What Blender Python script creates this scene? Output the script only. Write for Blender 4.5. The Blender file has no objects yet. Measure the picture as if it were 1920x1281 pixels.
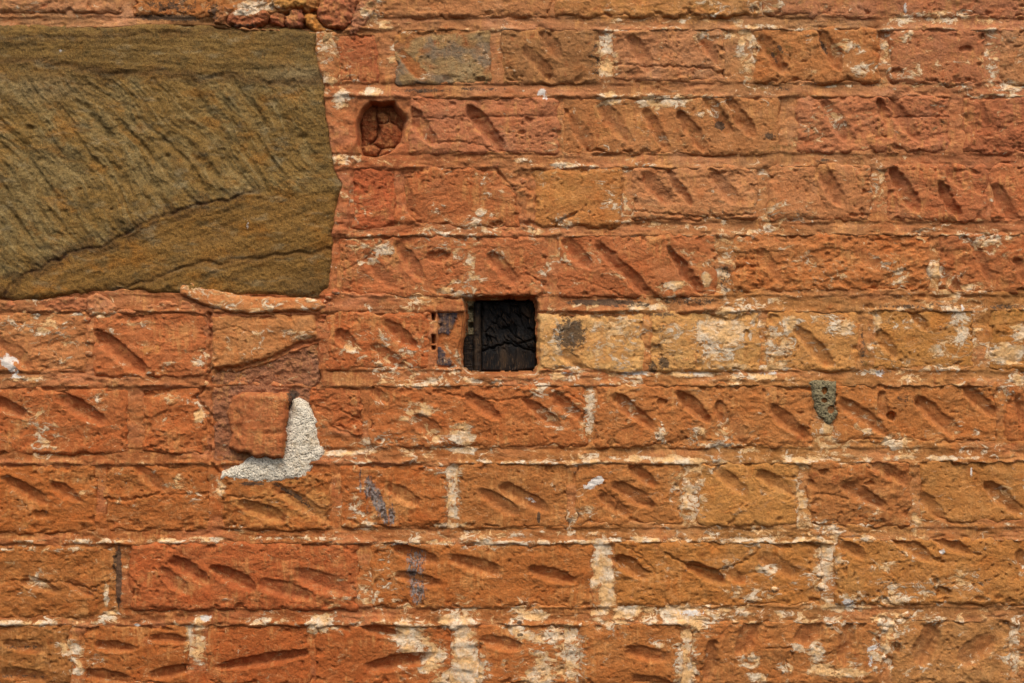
import bpy, math, random
import numpy as np

# ------------------------------------------------------------------ camera, sky, sun, exposure
S = 0.00055                       # metres per photograph pixel on the wall plane
CX, CY, Z0 = 960.0, 640.5, 1.55   # photograph centre; height of the eye
sc = bpy.context.scene
cam_d = bpy.data.cameras.new('camera'); cam = bpy.data.objects.new('camera', cam_d)
sc.collection.objects.link(cam)
DIST = 1.70
cam.location = (0, -DIST, Z0); cam.rotation_euler = (math.radians(90), 0, 0)
cam_d.sensor_width = 36; cam_d.lens = 36 * DIST / (1920 * S); cam_d.clip_end = 100; cam_d.clip_start = 0.05
sc.camera = cam
SUN_EL, SUN_AZ = math.radians(55), math.radians(-28)   # above the camera side, a little from the left
w = bpy.data.worlds.new('World'); sc.world = w; w.use_nodes = True
nt = w.node_tree; nt.nodes.clear()
sky = nt.nodes.new('ShaderNodeTexSky'); sky.sky_type = 'NISHITA'; sky.sun_disc = False
sky.sun_elevation = SUN_EL; sky.sun_rotation = math.pi - SUN_AZ * -1
sky.air_density = 1.0; sky.dust_density = 4.0; sky.ozone_density = 0.6
bg = nt.nodes.new('ShaderNodeBackground'); bg.inputs['Strength'].default_value = 0.12
wo = nt.nodes.new('ShaderNodeOutputWorld')
nt.links.new(sky.outputs[0], bg.inputs[0]); nt.links.new(bg.outputs[0], wo.inputs[0])
sd = bpy.data.lights.new('sun', 'SUN'); sd.energy = 1.5; sd.angle = math.radians(22); sd.color = (1, .95, .87)
sun = bpy.data.objects.new('sun', sd); sc.collection.objects.link(sun)
sun.rotation_euler = (math.radians(90) - SUN_EL, 0, SUN_AZ)
sc.view_settings.view_transform = 'Standard'; sc.view_settings.look = 'None'
sc.view_settings.exposure = 0.64; sc.view_settings.gamma = 1; sc.view_settings.use_curve_mapping = False
sc.cycles.max_bounces = 5; sc.cycles.diffuse_bounces = 3

rnd = random.Random(7)
# ------------------------------------------------------------------ noise
_r = np.random.RandomState(3)
_perm = np.concatenate([_r.permutation(1024)] * 2).astype(np.int32)
_ga = _r.rand(1024) * 2 * np.pi
_gx, _gy = np.cos(_ga).astype(np.float32), np.sin(_ga).astype(np.float32)
def per(x, y):
    x = np.asarray(x, np.float32); y = np.asarray(y, np.float32)
    xi = np.floor(x).astype(np.int32); yi = np.floor(y).astype(np.int32)
    fx = x - xi; fy = y - yi
    u = fx * fx * fx * (fx * (fx * 6 - 15) + 10); v = fy * fy * fy * (fy * (fy * 6 - 15) + 10)
    def g(ix, iy, dx, dy):
        h = _perm[_perm[ix & 1023] + (iy & 1023)]
        return _gx[h] * dx + _gy[h] * dy
    a = g(xi, yi, fx, fy); b = g(xi + 1, yi, fx - 1, fy)
    c = g(xi, yi + 1, fx, fy - 1); d = g(xi + 1, yi + 1, fx - 1, fy - 1)
    return ((a + (b - a) * u) * (1 - v) + (c + (d - c) * u) * v) * 1.5
def fbm(x, y, o=3, g=0.5, seed=0):
    s = 0; a = 1.0; t = 0
    for k in range(o):
        s = s + a * per(x * 2 ** k + 17.3 * (seed + k), y * 2 ** k - 9.1 * (seed + 2 * k)); t += a; a *= g
    return s / t * 1.25
def sstep(a, b, x):
    t = np.clip((x - a) / (b - a), 0, 1); return t * t * (3 - 2 * t)
def terr(t, sharp=0.72):
    f = np.floor(t); return f + sstep(sharp, 1, t - f)
HUE = np.array([1.04, 1.24, 1.14])
def lin(c):
    return np.array([((v / 255) / 12.92 if v / 255 < .04045 else ((v / 255 + .055) / 1.055) ** 2.4) for v in c])

# ------------------------------------------------------------------ fields: stains, pick marks, cracks
def blobs(X, Y, L, g=1.0):
    f = np.zeros_like(X); x0, x1, y0, y1 = X.min(), X.max(), Y.min(), Y.max()
    for b in L:
        x, y, rx, ry, s = b[:5]
        if L is LIME and rx < 18 and ry > 24: rx *= 1.7; s *= .62
        s = s * (g if L is OCHRE else 1) * (.78 if L is LIME and rx > 60 else 1); a = b[5] if len(b) > 5 else 0
        R = max(rx, ry) * 2.2
        if x + R < x0 or x - R > x1 or y + R < y0 or y - R > y1: continue
        W = window(X, Y, x - R, x + R, y - R, y + R); Xs, Ys = X[W], Y[W]
        if Xs.size == 0: continue
        ca, sa = math.cos(math.radians(a)), math.sin(math.radians(a))
        u = ((Xs - x) * ca + (Ys - y) * sa) / rx; v = (-(Xs - x) * sa + (Ys - y) * ca) / ry
        m = s * np.exp(-(u * u + v * v) ** 1.6 * 0.6)
        if L is LIME and rx > 45: m = m * (.35 + .75 * sstep(-.3, .35, fbm(Xs / 60, Ys / 90 + 3, 3, .6, 97)))
        f[W] = np.maximum(f[W], m)
    return f
def window(X, Y, xa, xb, ya, yb):
    j0, j1 = np.searchsorted(X[0], xa), np.searchsorted(X[0], xb); i0, i1 = np.searchsorted(Y[:, 0], ya), np.searchsorted(Y[:, 0], yb)
    return np.s_[i0:i1, j0:j1]
# x, y, rx, ry, strength (, angle)
LIME = [(614,95,12,38,1.0),(618,150,12,26,.8),(737,105,5,32,.65),(1137,108,11,50,1.0),(1400,95,20,45,.6),(1340,66,45,8,.5),
 (1660,105,8,50,.6),(1860,110,9,50,.75),(1900,160,26,12,.6),(700,172,20,9,.9),(640,185,16,20,.7),(648,300,28,10,.7),(700,306,60,7,.45),
 (1240,190,60,14,.7),(1150,185,30,12,.6),(1330,200,40,20,.35),(1240,260,60,16,.3),(900,400,8,10,.95),(820,395,20,14,.25),
 (1640,305,30,8,.4),(1647,345,8,45,.6),(1270,423,70,6,.6),(1400,432,80,6,.5),(1425,360,6,50,.4),(715,470,22,14,.7),(700,490,14,8,.5),
 (836,546,14,6,1.0),(880,500,12,22,.5),(876,560,10,8,.95),(1325,525,9,14,1.0),(1262,536,24,9,.9),(1357,490,12,60,.65),(1690,520,18,18,.65),
 (1755,515,12,30,.8),(1830,540,30,8,.6),(1300,560,60,10,.7),(1200,575,50,8,.6),(1130,572,50,6,.5),(1420,565,70,10,.5),(1760,570,70,10,.5),
 (1045,640,9,40,1.0),(1115,610,60,22,.65),(1150,660,55,32,.6),(1030,650,10,45,.6),(1180,625,25,24,.5),
 (1262,625,12,30,.9),(1320,620,60,22,.85),(1370,625,30,28,.95),(1340,670,50,18,.7),(1300,650,50,26,.6),(1370,688,30,8,.7),
 (1458,650,14,40,1.0),(1475,612,14,16,.95),(1490,600,18,8,.8),(1575,615,28,14,.85),(1545,600,30,10,.6),(1450,690,30,6,.7),(1645,600,8,20,.8),
 (1650,650,14,30,.4),(1800,615,18,34,.8),(1795,650,14,30,.7),(1830,640,8,40,.5),(1890,662,36,20,1.0),(1915,625,16,20,.8),(1775,690,30,8,.6),
 (1080,705,60,9,.85),(1180,702,70,6,.8),(1290,702,60,6,.85),(1430,706,30,5,.7),(830,716,50,7,.75),(770,722,40,5,.5),(900,712,40,8,.55),(1620,700,30,8,.6),
 (870,800,22,9,.8),(866,820,22,16,.9),(790,770,28,12,.75),(768,785,18,8,.6),(870,845,28,6,.9),(830,840,30,5,.6),(1105,780,7,50,.75),(1100,800,9,30,.5),
 (1310,810,18,20,.6),(1355,810,18,20,.65),(1350,835,40,5,.9),(1420,845,90,4,.6),(1630,808,10,12,.6),(1680,828,24,14,.85),(1560,838,50,5,.7),(1540,810,12,30,.5),
 (1290,862,60,7,1.0),(1180,860,60,5,.8),(1600,862,70,4,1.0),(1750,858,80,4,1.0),(1500,862,60,5,.8),(1000,866,120,4,.7),(848,930,9,55,1.0),(840,985,30,5,.8),(850,885,14,12,.9),
 (1284,930,6,50,.85),(1300,935,13,42,1.0),(1275,910,14,26,.6),(1500,930,7,60,.75),(1718,960,7,30,.6),(1100,1002,90,4,.7),(900,1000,70,6,.8),(960,1005,50,7,.6),
 (850,1018,170,5,1.0),(1040,1016,100,4,.9),(1350,1012,140,5,1.0),(1200,1012,60,5,.9),(1480,1012,60,6,.9),(1130,1030,14,24,.9),(1132,1080,14,40,1.0),(1138,1110,16,24,.9),(1600,1010,80,5,.7),
 (1545,1060,12,44,1.0),(1560,1040,10,30,.7),(1535,1050,10,20,.6),(1580,1120,50,10,.7),(1680,1125,40,9,.8),(1580,1140,40,7,.8),(1700,1105,50,20,.4),
 (1230,1145,110,9,1.0),(1340,1140,60,7,.9),(1160,1150,50,10,.7),(1290,1160,90,9,.9),(1000,1155,22,9,.95),(830,1165,90,8,.9),(1420,1152,80,6,.8),(1500,1160,60,6,.7),
 (770,1200,34,26,.95,35),(810,1235,22,30,.9,40),(850,1165,26,14,1.0),(870,1210,20,34,1.0),(880,1260,34,30,1.0),(840,1275,26,20,.9),(985,1190,40,10,.9,20),(1040,1190,34,14,.85),(1072,1230,17,50,.95),
 (1030,1240,30,30,.65),(1010,1270,40,16,.8),(1290,1230,12,60,.95),(1285,1260,20,30,.9),(1310,1175,24,14,.7),(1355,1190,50,8,.5),(1530,1225,14,20,1.0),(1545,1255,22,14,1.0),(1510,1220,30,7,.9,25),(1590,1262,28,9,1.0),
 (1645,1230,9,34,.9),(1665,1170,12,26,.8),(1405,1240,20,12,.7),(1420,1270,20,9,.9),(1670,1190,12,40,.5),(1760,1165,50,10,.5),(1800,1240,30,20,.3),(1905,1240,14,30,.7),
 (376,1160,14,8,.9),(367,1205,12,42,1.0),(143,1245,8,28,1.0),(130,1215,24,14,.8),(60,1168,60,6,.9),(160,1168,90,5,.85),(490,1166,50,6,.9),(600,1170,26,14,.95),(690,1168,60,6,.8),(200,1155,20,8,.9,-35),(198,1120,5,20,.9),
 (600,1180,14,9,.8),(520,1010,200,3,.7),(260,1014,130,4,.7),(90,1030,120,4,.7),(60,710,40,5,.5),(250,608,20,12,.3),(373,780,9,10,1.0),(90,820,30,30,.5),(60,780,20,24,.45),(372,675,14,12,.7),
 (50,610,60,20,.6),(130,640,30,20,.4),(120,680,24,12,.4),(440,660,60,30,.25),(560,630,30,12,.4),(80,560,80,8,.6),(180,590,60,5,.6),(330,905,28,14,.5),(360,930,14,14,.4),(230,950,16,40,.35),(470,900,50,4,.5),
 (415,915,8,16,.8),(75,1085,30,16,.5,-35),(75,1098,16,8,.6),(640,850,40,5,.9),(1020,865,60,4,.6),(1430,12,40,16,.5),(1330,10,30,22,.4),(1160,40,30,6,.4),(1300,38,100,6,.35),(1240,50,120,3,.35),(1420,50,40,5,.7),(1700,36,30,7,.7),(1760,30,60,10,.6),
 (700,20,22,24,.6),(720,45,18,10,.7),(1700,70,12,16,.6),(1590,90,40,14,.5),(1620,130,30,12,.6),(1520,135,12,8,.6),(1710,140,50,12,.5),(1760,160,120,4,.6),(1560,160,80,4,.5),(1860,180,60,4,.5),
 (290,10,160,10,.25),(90,12,60,20,.3),(480,10,40,9,.8),(450,24,30,6,.7),(1520,55,90,2,.3),(1150,57,25,3,.5),(955,57,80,2,.3),(1000,428,60,4,.4),(1130,320,60,3,.55),(1060,308,30,5,.6),(980,300,18,5,.6),(1160,415,40,3,.5),(640,960,5,40,.4),(630,1110,8,50,.4)]
_q = random.Random(21)
LIME += [(1125,645,78,42,.52),(1160,610,40,16,.7),(1330,640,100,44,.55),(1350,620,50,20,.85),(1090,690,50,8,.7),(1470,640,26,34,.6),(1790,640,36,34,.5),(1700,605,40,14,.4),(800,1250,60,24,.4),(1050,1235,60,40,.55)]
LIME += [(_q.uniform(650, 1950), _q.uniform(380, 1290), _q.uniform(12, 44), _q.uniform(8, 30), _q.uniform(.28, .52), _q.uniform(-40, 40)) for _ in range(110)]
LIME += [(_q.uniform(0, 1950), _q.uniform(0, 1290), _q.uniform(10, 36), _q.uniform(6, 24), _q.uniform(.22, .36), _q.uniform(-40, 40)) for _ in range(60)]
OCHRE = [(1060,360,60,45,.8),(1040,335,40,20,.8),(520,950,90,40,.9),(560,900,60,14,.7),(600,940,26,50,.7),(1240,18,200,28,.8),(1440,80,40,30,.4),(1120,650,90,45,.95),(1340,640,110,45,.75),(1540,640,80,40,.45),(1730,640,90,40,.5),
 (1880,600,50,24,.85),(1900,625,30,12,.6),(230,650,40,34,.45),(280,655,26,16,.7),(440,700,50,10,.6),(470,685,60,16,.6),(560,620,30,30,.5),(60,970,90,26,.6),(240,920,50,40,.6),(250,980,30,20,.5),(780,112,16,14,.7),(760,70,24,14,.8),(540,8,40,14,.6),
 (1200,250,100,30,.45),(1240,215,160,40,.3),(770,250,12,12,.2),(60,1230,60,50,.55),(190,1210,30,40,.5),(540,1230,60,20,.2),(100,1080,130,50,.45),(1050,1090,60,40,.35),(1030,1060,60,20,.3),(860,1110,60,22,.35),(1600,1060,200,60,.4),(1300,1090,120,40,.35),(1700,920,180,60,.25),
 (1400,940,80,50,.35),(1180,950,80,40,.3),(940,960,90,40,.25),(880,470,16,60,.45),(760,370,160,24,.25),(160,60,60,10,.2),(1510,600,90,12,.6),(1650,600,60,12,.5),(760,1250,60,30,.25),(420,1200,200,10,.25)]
SOOT = [(222,1080,6,60,1.0),(218,1060,9,40,.7),(1360,520,14,28,.55),(1130,567,70,6,.9),(1180,572,60,5,.6),(1300,565,80,8,.55),(1070,625,30,34,.8),(1240,620,8,50,.5),(1245,680,12,12,.8),(1225,690,10,14,.7),(1240,590,30,4,.7),
 (1480,560,60,12,.3),(1618,650,6,40,.6),(1010,970,3,12,.9),(470,907,24,4,.9),(545,925,40,5,.7,30),(570,945,24,4,.6,35),(500,950,30,4,.5,20),(1700,750,30,14,.4),(1462,90,14,4,.8,55),(1452,105,16,4,.7,60),(1545,85,20,4,.8,60),
 (1460,165,30,9,.45),(1350,235,9,9,1.0),(1445,255,14,8,.7),(320,10,60,16,.55),(300,32,60,6,.8),(340,34,40,6,.8),(400,22,14,20,.6),(460,48,40,4,.6),(895,167,60,4,.6),(800,170,60,5,.6),(880,68,60,6,.3),(1540,300,20,5,.5),
 (550,740,10,8,.9),(548,752,5,10,.9),(180,1110,30,20,.4),(140,1080,60,40,.25),(1450,1110,14,6,.6),(1630,160,60,5,.4),(1265,900,300,3,.0),(30,1215,60,5,.5),(40,1270,60,5,.5),(600,600,20,10,.3),(735,480,8,60,.15),(975,1190,6,3,.9),(974,1168,4,4,1.0),(1700,575,60,4,.6),(1780,572,60,4,.5),(1890,575,50,5,.6),(1080,60,60,20,.25),(1115,110,14,50,.5)]
SPLASH = [(14,680,14,10,1.0,30),(24,692,14,8,.9,45),(20,672,22,5,.7,30),(30,706,18,4,.7),(1112,905,12,7,1.0,-35),(1104,913,10,5,1.0),(1125,900,7,8,1.0),(1016,172,6,9,1.0,60),(1022,182,5,8,.8),(995,938,12,4,.8,25),(1698,14,3,10,1.0),(386,1160,12,6,.9),(257,1172,6,3,1.0),(1638,1215,16,6,.8,-20),(1632,1240,5,14,.7),(1610,200,4,6,.0),
 (1805,577,3,7,.9),(727,185,2,2,.0),(1822,885,2,9,.9),(1766,1035,6,5,.9),(1298,700,26,4,.6),(1190,700,30,4,.8),(1440,700,20,4,.7),(1295,1150,30,6,.8),(1590,1130,12,9,.8),(1065,700,20,4,.6),(1060,600,8,8,.0),(1650,700,14,7,.7),(1830,640,4,20,.3)]
BLUE = [(690,915,9,26,.9),(702,930,8,40,1.0,-15),(715,950,9,40,1.0,-18),(676,905,3,30,.8),(735,968,7,24,.9),(690,960,4,20,.6),(745,1020,26,4,.7),(780,1050,20,22,.85),(772,1072,14,12,.9),(790,1065,10,26,.7),(784,1110,16,24,.9),(775,1095,12,14,.8),(755,1110,2,20,.6),(812,1090,2,14,.4),(725,1030,10,4,.5),
 (560,70,0.1,0.1,0)]
MOSS = [(1460,95,30,14,.6),(1400,130,20,20,.5),(1420,165,30,8,.6),(1470,280,30,14,.5),(1340,215,60,20,.45),(1320,8,60,12,.6),(1310,240,60,20,.35),(1880,590,50,12,.6),(1625,665,10,30,.6),(1640,690,24,10,.5),(1460,565,60,12,.4),(1600,1180,30,6,.3),(1490,70,60,10,.4)]

# pick marks: bounding box of each gouge, its width, its depth (a negative slope flag is given by x order)
MARKS = [(744,96,798,147,26,4),(979,87,1045,152,26,8),(1012,60,1060,112,24,8),(1176,69,1224,132,26,8),(1306,67,1362,128,22,7),(1420,67,1480,137,28,9),(1530,56,1586,130,26,10),
 (751,197,822,272,28,9),(870,200,954,290,28,11),(1063,210,1115,283,24,8),(1121,193,1192,272,28,8),(1203,204,1260,283,24,10),(1267,209,1327,283,26,9),(1318,180,1375,254,24,9),(1360,184,1420,257,26,9),
 (1537,188,1597,260,30,7),(1643,188,1668,236,18,7),(1661,190,1728,265,28,10),(1832,188,1856,242,16,6),(745,325,778,404,22,7),(1202,326,1262,384,26,8),(1243,315,1300,386,18,9),(1328,323,1388,382,28,8),
 (1528,312,1588,385,28,7),(1664,312,1726,396,28,11),(1752,343,1807,412,22,10),(1768,308,1802,352,18,6),(1858,348,1908,414,28,10),(678,476,748,542,26,7),(735,454,802,528,26,8),(912,476,970,530,28,7),
 (1054,451,1112,502,30,8),(1112,453,1252,582,24,9),(1247,464,1320,548,20,10),(1418,470,1474,531,24,4),(1604,470,1656,506,26,4),(1820,454,1866,531,20,7),(1758,498,1809,550,22,7),(1900,487,1928,530,20,6),
 (170,620,275,700,30,10),(628,622,671,655,24,7),(718,604,784,652,28,8),(696,649,760,692,28,7),(1048,660,1102,699,22,5),(1130,586,1160,612,14,3),(1488,615,1564,684,28,9),(1640,622,1688,670,24,7),(1703,582,1745,622,20,7),(-10,640,62,690,30,7),
 (-30,742,57,783,24,9),(107,739,204,796,28,11),(687,724,730,754,20,7),(773,783,839,827,30,9),(871,739,941,787,24,10),(977,746,1054,801,24,10),(1028,735,1090,783,26,9),(1145,742,1233,806,26,9),(1262,735,1335,790,26,10),
 (1342,753,1371,808,22,8),(1440,761,1525,825,26,8),(1368,780,1400,830,24,4),(1568,750,1672,818,28,9),(1714,746,1805,820,30,11),(1798,717,1871,779,26,10),(1645,738,1667,785,22,7),(1903,745,1930,800,22,8),
 (2,896,90,944,26,9),(89,904,155,940,22,8),(253,874,319,922,24,8),(443,940,538,978,26,11),(508,911,622,980,26,8),(722,911,792,948,26,8),(896,918,972,962,28,6),(935,908,1032,959,26,8),
 (1118,928,1182,968,24,6),(1145,907,1229,952,28,7),(1178,871,1236,911,22,7),(1338,878,1408,929,26,7),(1415,885,1492,926,24,9),(1575,907,1667,955,26,10),(1630,864,1710,908,26,8),(1706,911,1780,977,24,7),(1845,907,1922,966,28,10),
 (319,1049,396,1094,26,11),(392,1062,483,1106,28,11),(483,1088,592,1124,30,10),(552,1071,669,1114,34,9),(297,1064,352,1112,24,7),(733,1027,828,1057,26,10),(744,1075,832,1099,22,8),(839,1042,941,1075,26,8),(988,1064,1083,1094,24,9),
 (1152,1046,1218,1086,26,8),(1284,1057,1361,1092,26,9),(1355,1066,1401,1094,22,7),(1422,1042,1506,1083,30,8),(1564,1013,1623,1046,22,8),(1670,1006,1754,1053,26,9),(1750,1006,1827,1039,22,9),(1905,1035,1940,1070,24,8),(40,1085,110,1112,22,6),(120,1090,180,1120,20,5),
 (0,1203,90,1222,22,9),(0,1256,97,1276,24,9),(173,1206,257,1220,20,10),(275,1194,352,1204,18,8),(155,1262,250,1281,26,9),(275,1271,370,1248,22,9),(403,1254,582,1220,22,11),(682,1257,817,1228,26,11),(675,1170,755,1199,20,8),
 (901,1195,981,1216,24,9),(1170,1214,1262,1238,26,9),(1180,1270,1262,1290,24,9),(1380,1224,1426,1164,34,9),(1320,1274,1346,1201,24,8),(1495,1204,1545,1162,36,10),(1570,1246,1601,1171,28,9),(1716,1242,1765,1172,40,10),(1798,1243,1868,1195,40,10)]
def gouge(X, Y):
    h0 = np.zeros_like(X); fl0 = np.zeros_like(X); x0, x1, y0, y1 = X.min(), X.max(), Y.min(), Y.max()
    wx0 = per(X / 9, Y / 9) * 2.8 + per(X / 28 + 5, Y / 28) * 5; wy0 = per(X / 12 + 40, Y / 12) * 2.2; X0, Y0 = X, Y
    for k, (ax, ay, bx, by, wd, dp) in enumerate(MARKS):
        if max(ax, bx) + 30 < x0 or min(ax, bx) - 30 > x1 or max(ay, by) + 30 < y0 or min(ay, by) - 30 > y1: continue
        W = window(X0, Y0, min(ax, bx) - 34, max(ax, bx) + 34, min(ay, by) - 34, max(ay, by) + 34); X, Y, wx, wy, h, fl = X0[W], Y0[W], wx0[W], wy0[W], h0[W], fl0[W]
        if X.size == 0: continue
        m = wd * 0.34; sg = 1 if by > ay else -1
        ax, bx = ax + m, bx - m; ay, by = ay + m * .5 * sg, by - m * .5 * sg
        L = math.hypot(bx - ax, by - ay); ux, uy = (bx - ax) / L, (by - ay) / L
        ext = wd * .45; Lt = L + 2 * ext
        dx, dy = X + wx - ax, Y + wy - ay
        u = (dx * ux + dy * uy + ext) / Lt
        v = (dx * uy - dy * ux)                       # positive towards the upper right
        bow = math.sin(k * 7.7) * 1.6
        env = np.clip(np.sin(np.pi * np.clip(u, 0, 1)), 0, 1) ** (.34 + .22 * ((k * 37) % 10) / 10)
        env = env * (.78 + .22 * np.clip(1 - u if k % 3 else u, 0, 1)); dpk = dp * (.62 + .45 * ((k * 53) % 17) / 17)
        hw = wd * .62 * env + 1e-3; q = (v + bow * env) / hw
        prof = (.42 * sstep(1.07, .80, q) + .58 * np.clip((.9 - q) / 1.25, 0, 1)) * sstep(-1.12, -.42, q)
        on = sstep(0, .14, u) * sstep(1.0, .80 if k % 3 else .9, u) * (env > 0)
        h = np.minimum(h, -dpk * 1.34 * prof * on * (sstep(-.5, .4, u) if k % 2 else sstep(1.6, .45, u)) * (1 + .16 * per(X / 17 + k, Y / 17)))
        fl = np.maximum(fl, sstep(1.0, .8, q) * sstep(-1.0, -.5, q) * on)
        rim = 1.2 * np.exp(-((q + 1.25) / .28) ** 2) * env
        h = np.where(h > -.6, h + rim, h)
        h0[W] = h; fl0[W] = fl
    return h0, fl0
def seg_d(X, Y, pts):
    d = np.full_like(X, 1e6)
    for (ax, ay), (bx, by) in zip(pts[:-1], pts[1:]):
        L2 = (bx - ax) ** 2 + (by - ay) ** 2
        t = np.clip(((X - ax) * (bx - ax) + (Y - ay) * (by - ay)) / L2, 0, 1)
        d = np.minimum(d, np.hypot(X - ax - t * (bx - ax), Y - ay - t * (by - ay)))
    return d
CRACKS = [([(397,694),(450,690),(515,670),(560,646),(596,640)],2.8,12),([(592,590),(600,620),(604,660),(600,715)],1.8,6),([(436,745),(450,760),(448,800),(456,846)],2.0,4),([(393,588),(394,640),(392,700),(382,730),(368,745),(392,775),(396,830),(393,865),(410,888)],2.6,14),
 ([(1245,1038),(1290,1060),(1340,1071),(1390,1058),(1425,1030)],1.6,5),([(760,218),(830,222),(880,219),(1046,217)],1.4,3),([(1665,220),(1780,219)],1.6,4),([(1150,120),(1190,122),(1250,124),(1330,128),(1360,140)],1.6,5),
 ([(1040,425),(1055,412),(1080,399)],2.2,8),([(925,312),(945,335),(960,350),(990,355)],2.2,8),([(805,268),(870,265),(930,280),(960,288)],1.5,4),([(400,620),(440,612),(470,625)],1.2,3),
 ([(1490,1240),(1480,1215),(1435,1215)],1.6,5),([(820,738),(880,745),(940,752),(1000,742)],1.6,4),([(1185,395),(1240,400),(1320,408),(1410,402)],1.4,4),([(20,1088),(70,1092),(110,1090),(170,1105),(205,1090)],1.6,4),([(640,770),(670,785),(690,800)],2,5),
 ([(240,1080),(262,1100),(258,1130)],1.6,4),([(1150,1015),(1200,1040),(1230,1075)],1.2,3),([(1590,935),(1540,925),(1520,930)],1.4,3),([(1060,735),(1100,760)],1.2,3),([(425,930),(480,935),(540,925)],1.3,4),([(195,935),(240,938),(300,925)],1.6,5),([(290,928),(395,926)],1.3,3),
 ([(1130,910),(1160,945),(1150,985)],1.5,3),([(640,510),(680,488),(700,470)],1.3,3),([(1000,520),(1030,540)],1.5,4),([(835,505),(870,490),(900,470)],1,2),([(1050,515),(1100,528),(1180,560)],1.2,2),([(1500,335),(1530,350),(1550,395)],1,2)]
HOLE = [(868,558),(940,554),(1002,556),(1009,568),(1011,612),(1014,690),(1003,703),(930,704),(876,702),(866,692),(863,655),(868,630),(871,590)]
CLAYH = [(680,203),(694,190),(716,193),(738,188),(752,205),(770,222),(764,248),(756,270),(730,286),(704,294),(677,290),(672,262),(668,228)]
PITS = [(1672,781,7,9,16),(1767,1110,14,9,7),(823,482,22,11,9),(1241,756,10,7,7),(1048,250,5,5,5),(1525,300,5,5,3),(1546,86,3,3,2),(1300,930,4,6,5),(848,905,4,4,4),(1520,906,7,6,7),(1545,885,8,6,8),(1630,907,10,4,7),(978,248,6,5,6),(992,226,7,5,6),(980,232,4,3,4),
 (935,418,5,4,7),(1657,65,9,7,12),(1364,142,6,4,8),(1812,92,12,6,7),(1683,135,12,6,6),(1620,360,5,5,6),(1617,398,6,8,5),(1850,600,0.1,.1,0),(574,46,8,5,20),(195,985,18,10,4),(75,965,14,8,6),(1720,1010,3,3,4),(1758,1049,5,4,5),(1755,1090,5,5,5),(1640,1060,4,3,4),(1500,775,4,3,4),
 (848,690,5,5,6),(1400,624,5,6,5),(1322,668,4,4,4),(1228,655,14,9,6),(1235,668,9,6,5),(1630,578,12,4,7),(1745,450,5,5,8),(1410,720,3,3,0),(1680,1215,10,9,9),(1668,1245,7,12,8)]
def cracks(X, Y, wob=True):
    h = np.zeros_like(X); x0, x1, y0, y1 = X.min(), X.max(), Y.min(), Y.max()
    wx = X + per(X / 9, Y / 9) * 3.5; wy = Y + per(X / 9 + 60, Y / 9) * 3.5
    for pts, wd, dp in CRACKS:
        a = np.array(pts)
        if a[:, 0].max() + 9 < x0 or a[:, 0].min() - 9 > x1 or a[:, 1].max() + 9 < y0 or a[:, 1].min() - 9 > y1: continue
        W = window(X, Y, a[:, 0].min() - 12, a[:, 0].max() + 12, a[:, 1].min() - 12, a[:, 1].max() + 12)
        if X[W].size == 0: continue
        d = seg_d(wx[W], wy[W], pts); h[W] = np.minimum(h[W], -dp * np.exp(-(d / wd) ** 2))
    for x, y, rx, ry, dp in PITS:
        if x + rx * 3 < x0 or x - rx * 3 > x1 or y + ry * 3 < y0 or y - ry * 3 > y1: continue
        W = window(X, Y, x - rx - 26, x + rx + 26, y - ry - 26, y + ry + 26)
        q = ((wx[W] - x) / rx) ** 2 + ((wy[W] - y) / ry) ** 2
        h[W] = np.minimum(h[W], -dp * sstep(1.5, .5, q))
    return h

# ------------------------------------------------------------------ outlines
def sd_poly(X, Y, P):
    d = np.full(X.shape, 1e9, np.float32); ins = np.zeros(X.shape, bool); n = len(P)
    for i in range(n):
        ax, ay = P[i]; bx, by = P[(i + 1) % n]
        ex, ey = bx - ax, by - ay; L2 = ex * ex + ey * ey + 1e-9
        t = np.clip(((X - ax) * ex + (Y - ay) * ey) / L2, 0, 1)
        d = np.minimum(d, (X - ax - t * ex) ** 2 + (Y - ay - t * ey) ** 2)
        if ay != by:
            ins ^= ((ay > Y) != (by > Y)) & (X < ex * (Y - ay) / ey + ax)
    d = np.sqrt(d); return np.where(ins, d, -d)                 # positive inside
def sd_box(X, Y, b, r=8):
    x0, y0, x1, y1 = b
    qx = np.abs(X - (x0 + x1) / 2) - (x1 - x0) / 2 + r; qy = np.abs(Y - (y0 + y1) / 2) - (y1 - y0) / 2 + r
    return -(np.hypot(np.maximum(qx, 0), np.maximum(qy, 0)) + np.minimum(np.maximum(qx, qy), 0) - r)
def outline(X, Y, shape, warp=1.0, seed=0):
    a = warp
    Xw = X + a * (4.2 * fbm(X / 34, Y / 34, 3, .6, 11 + seed)); Yw = Y + a * (4.2 * fbm(X / 34, Y / 34, 3, .6, 31 + seed))
    return sd_box(Xw, Yw, shape) if len(shape) == 4 and not hasattr(shape[0], '__len__') else sd_poly(Xw, Yw, shape)

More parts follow.
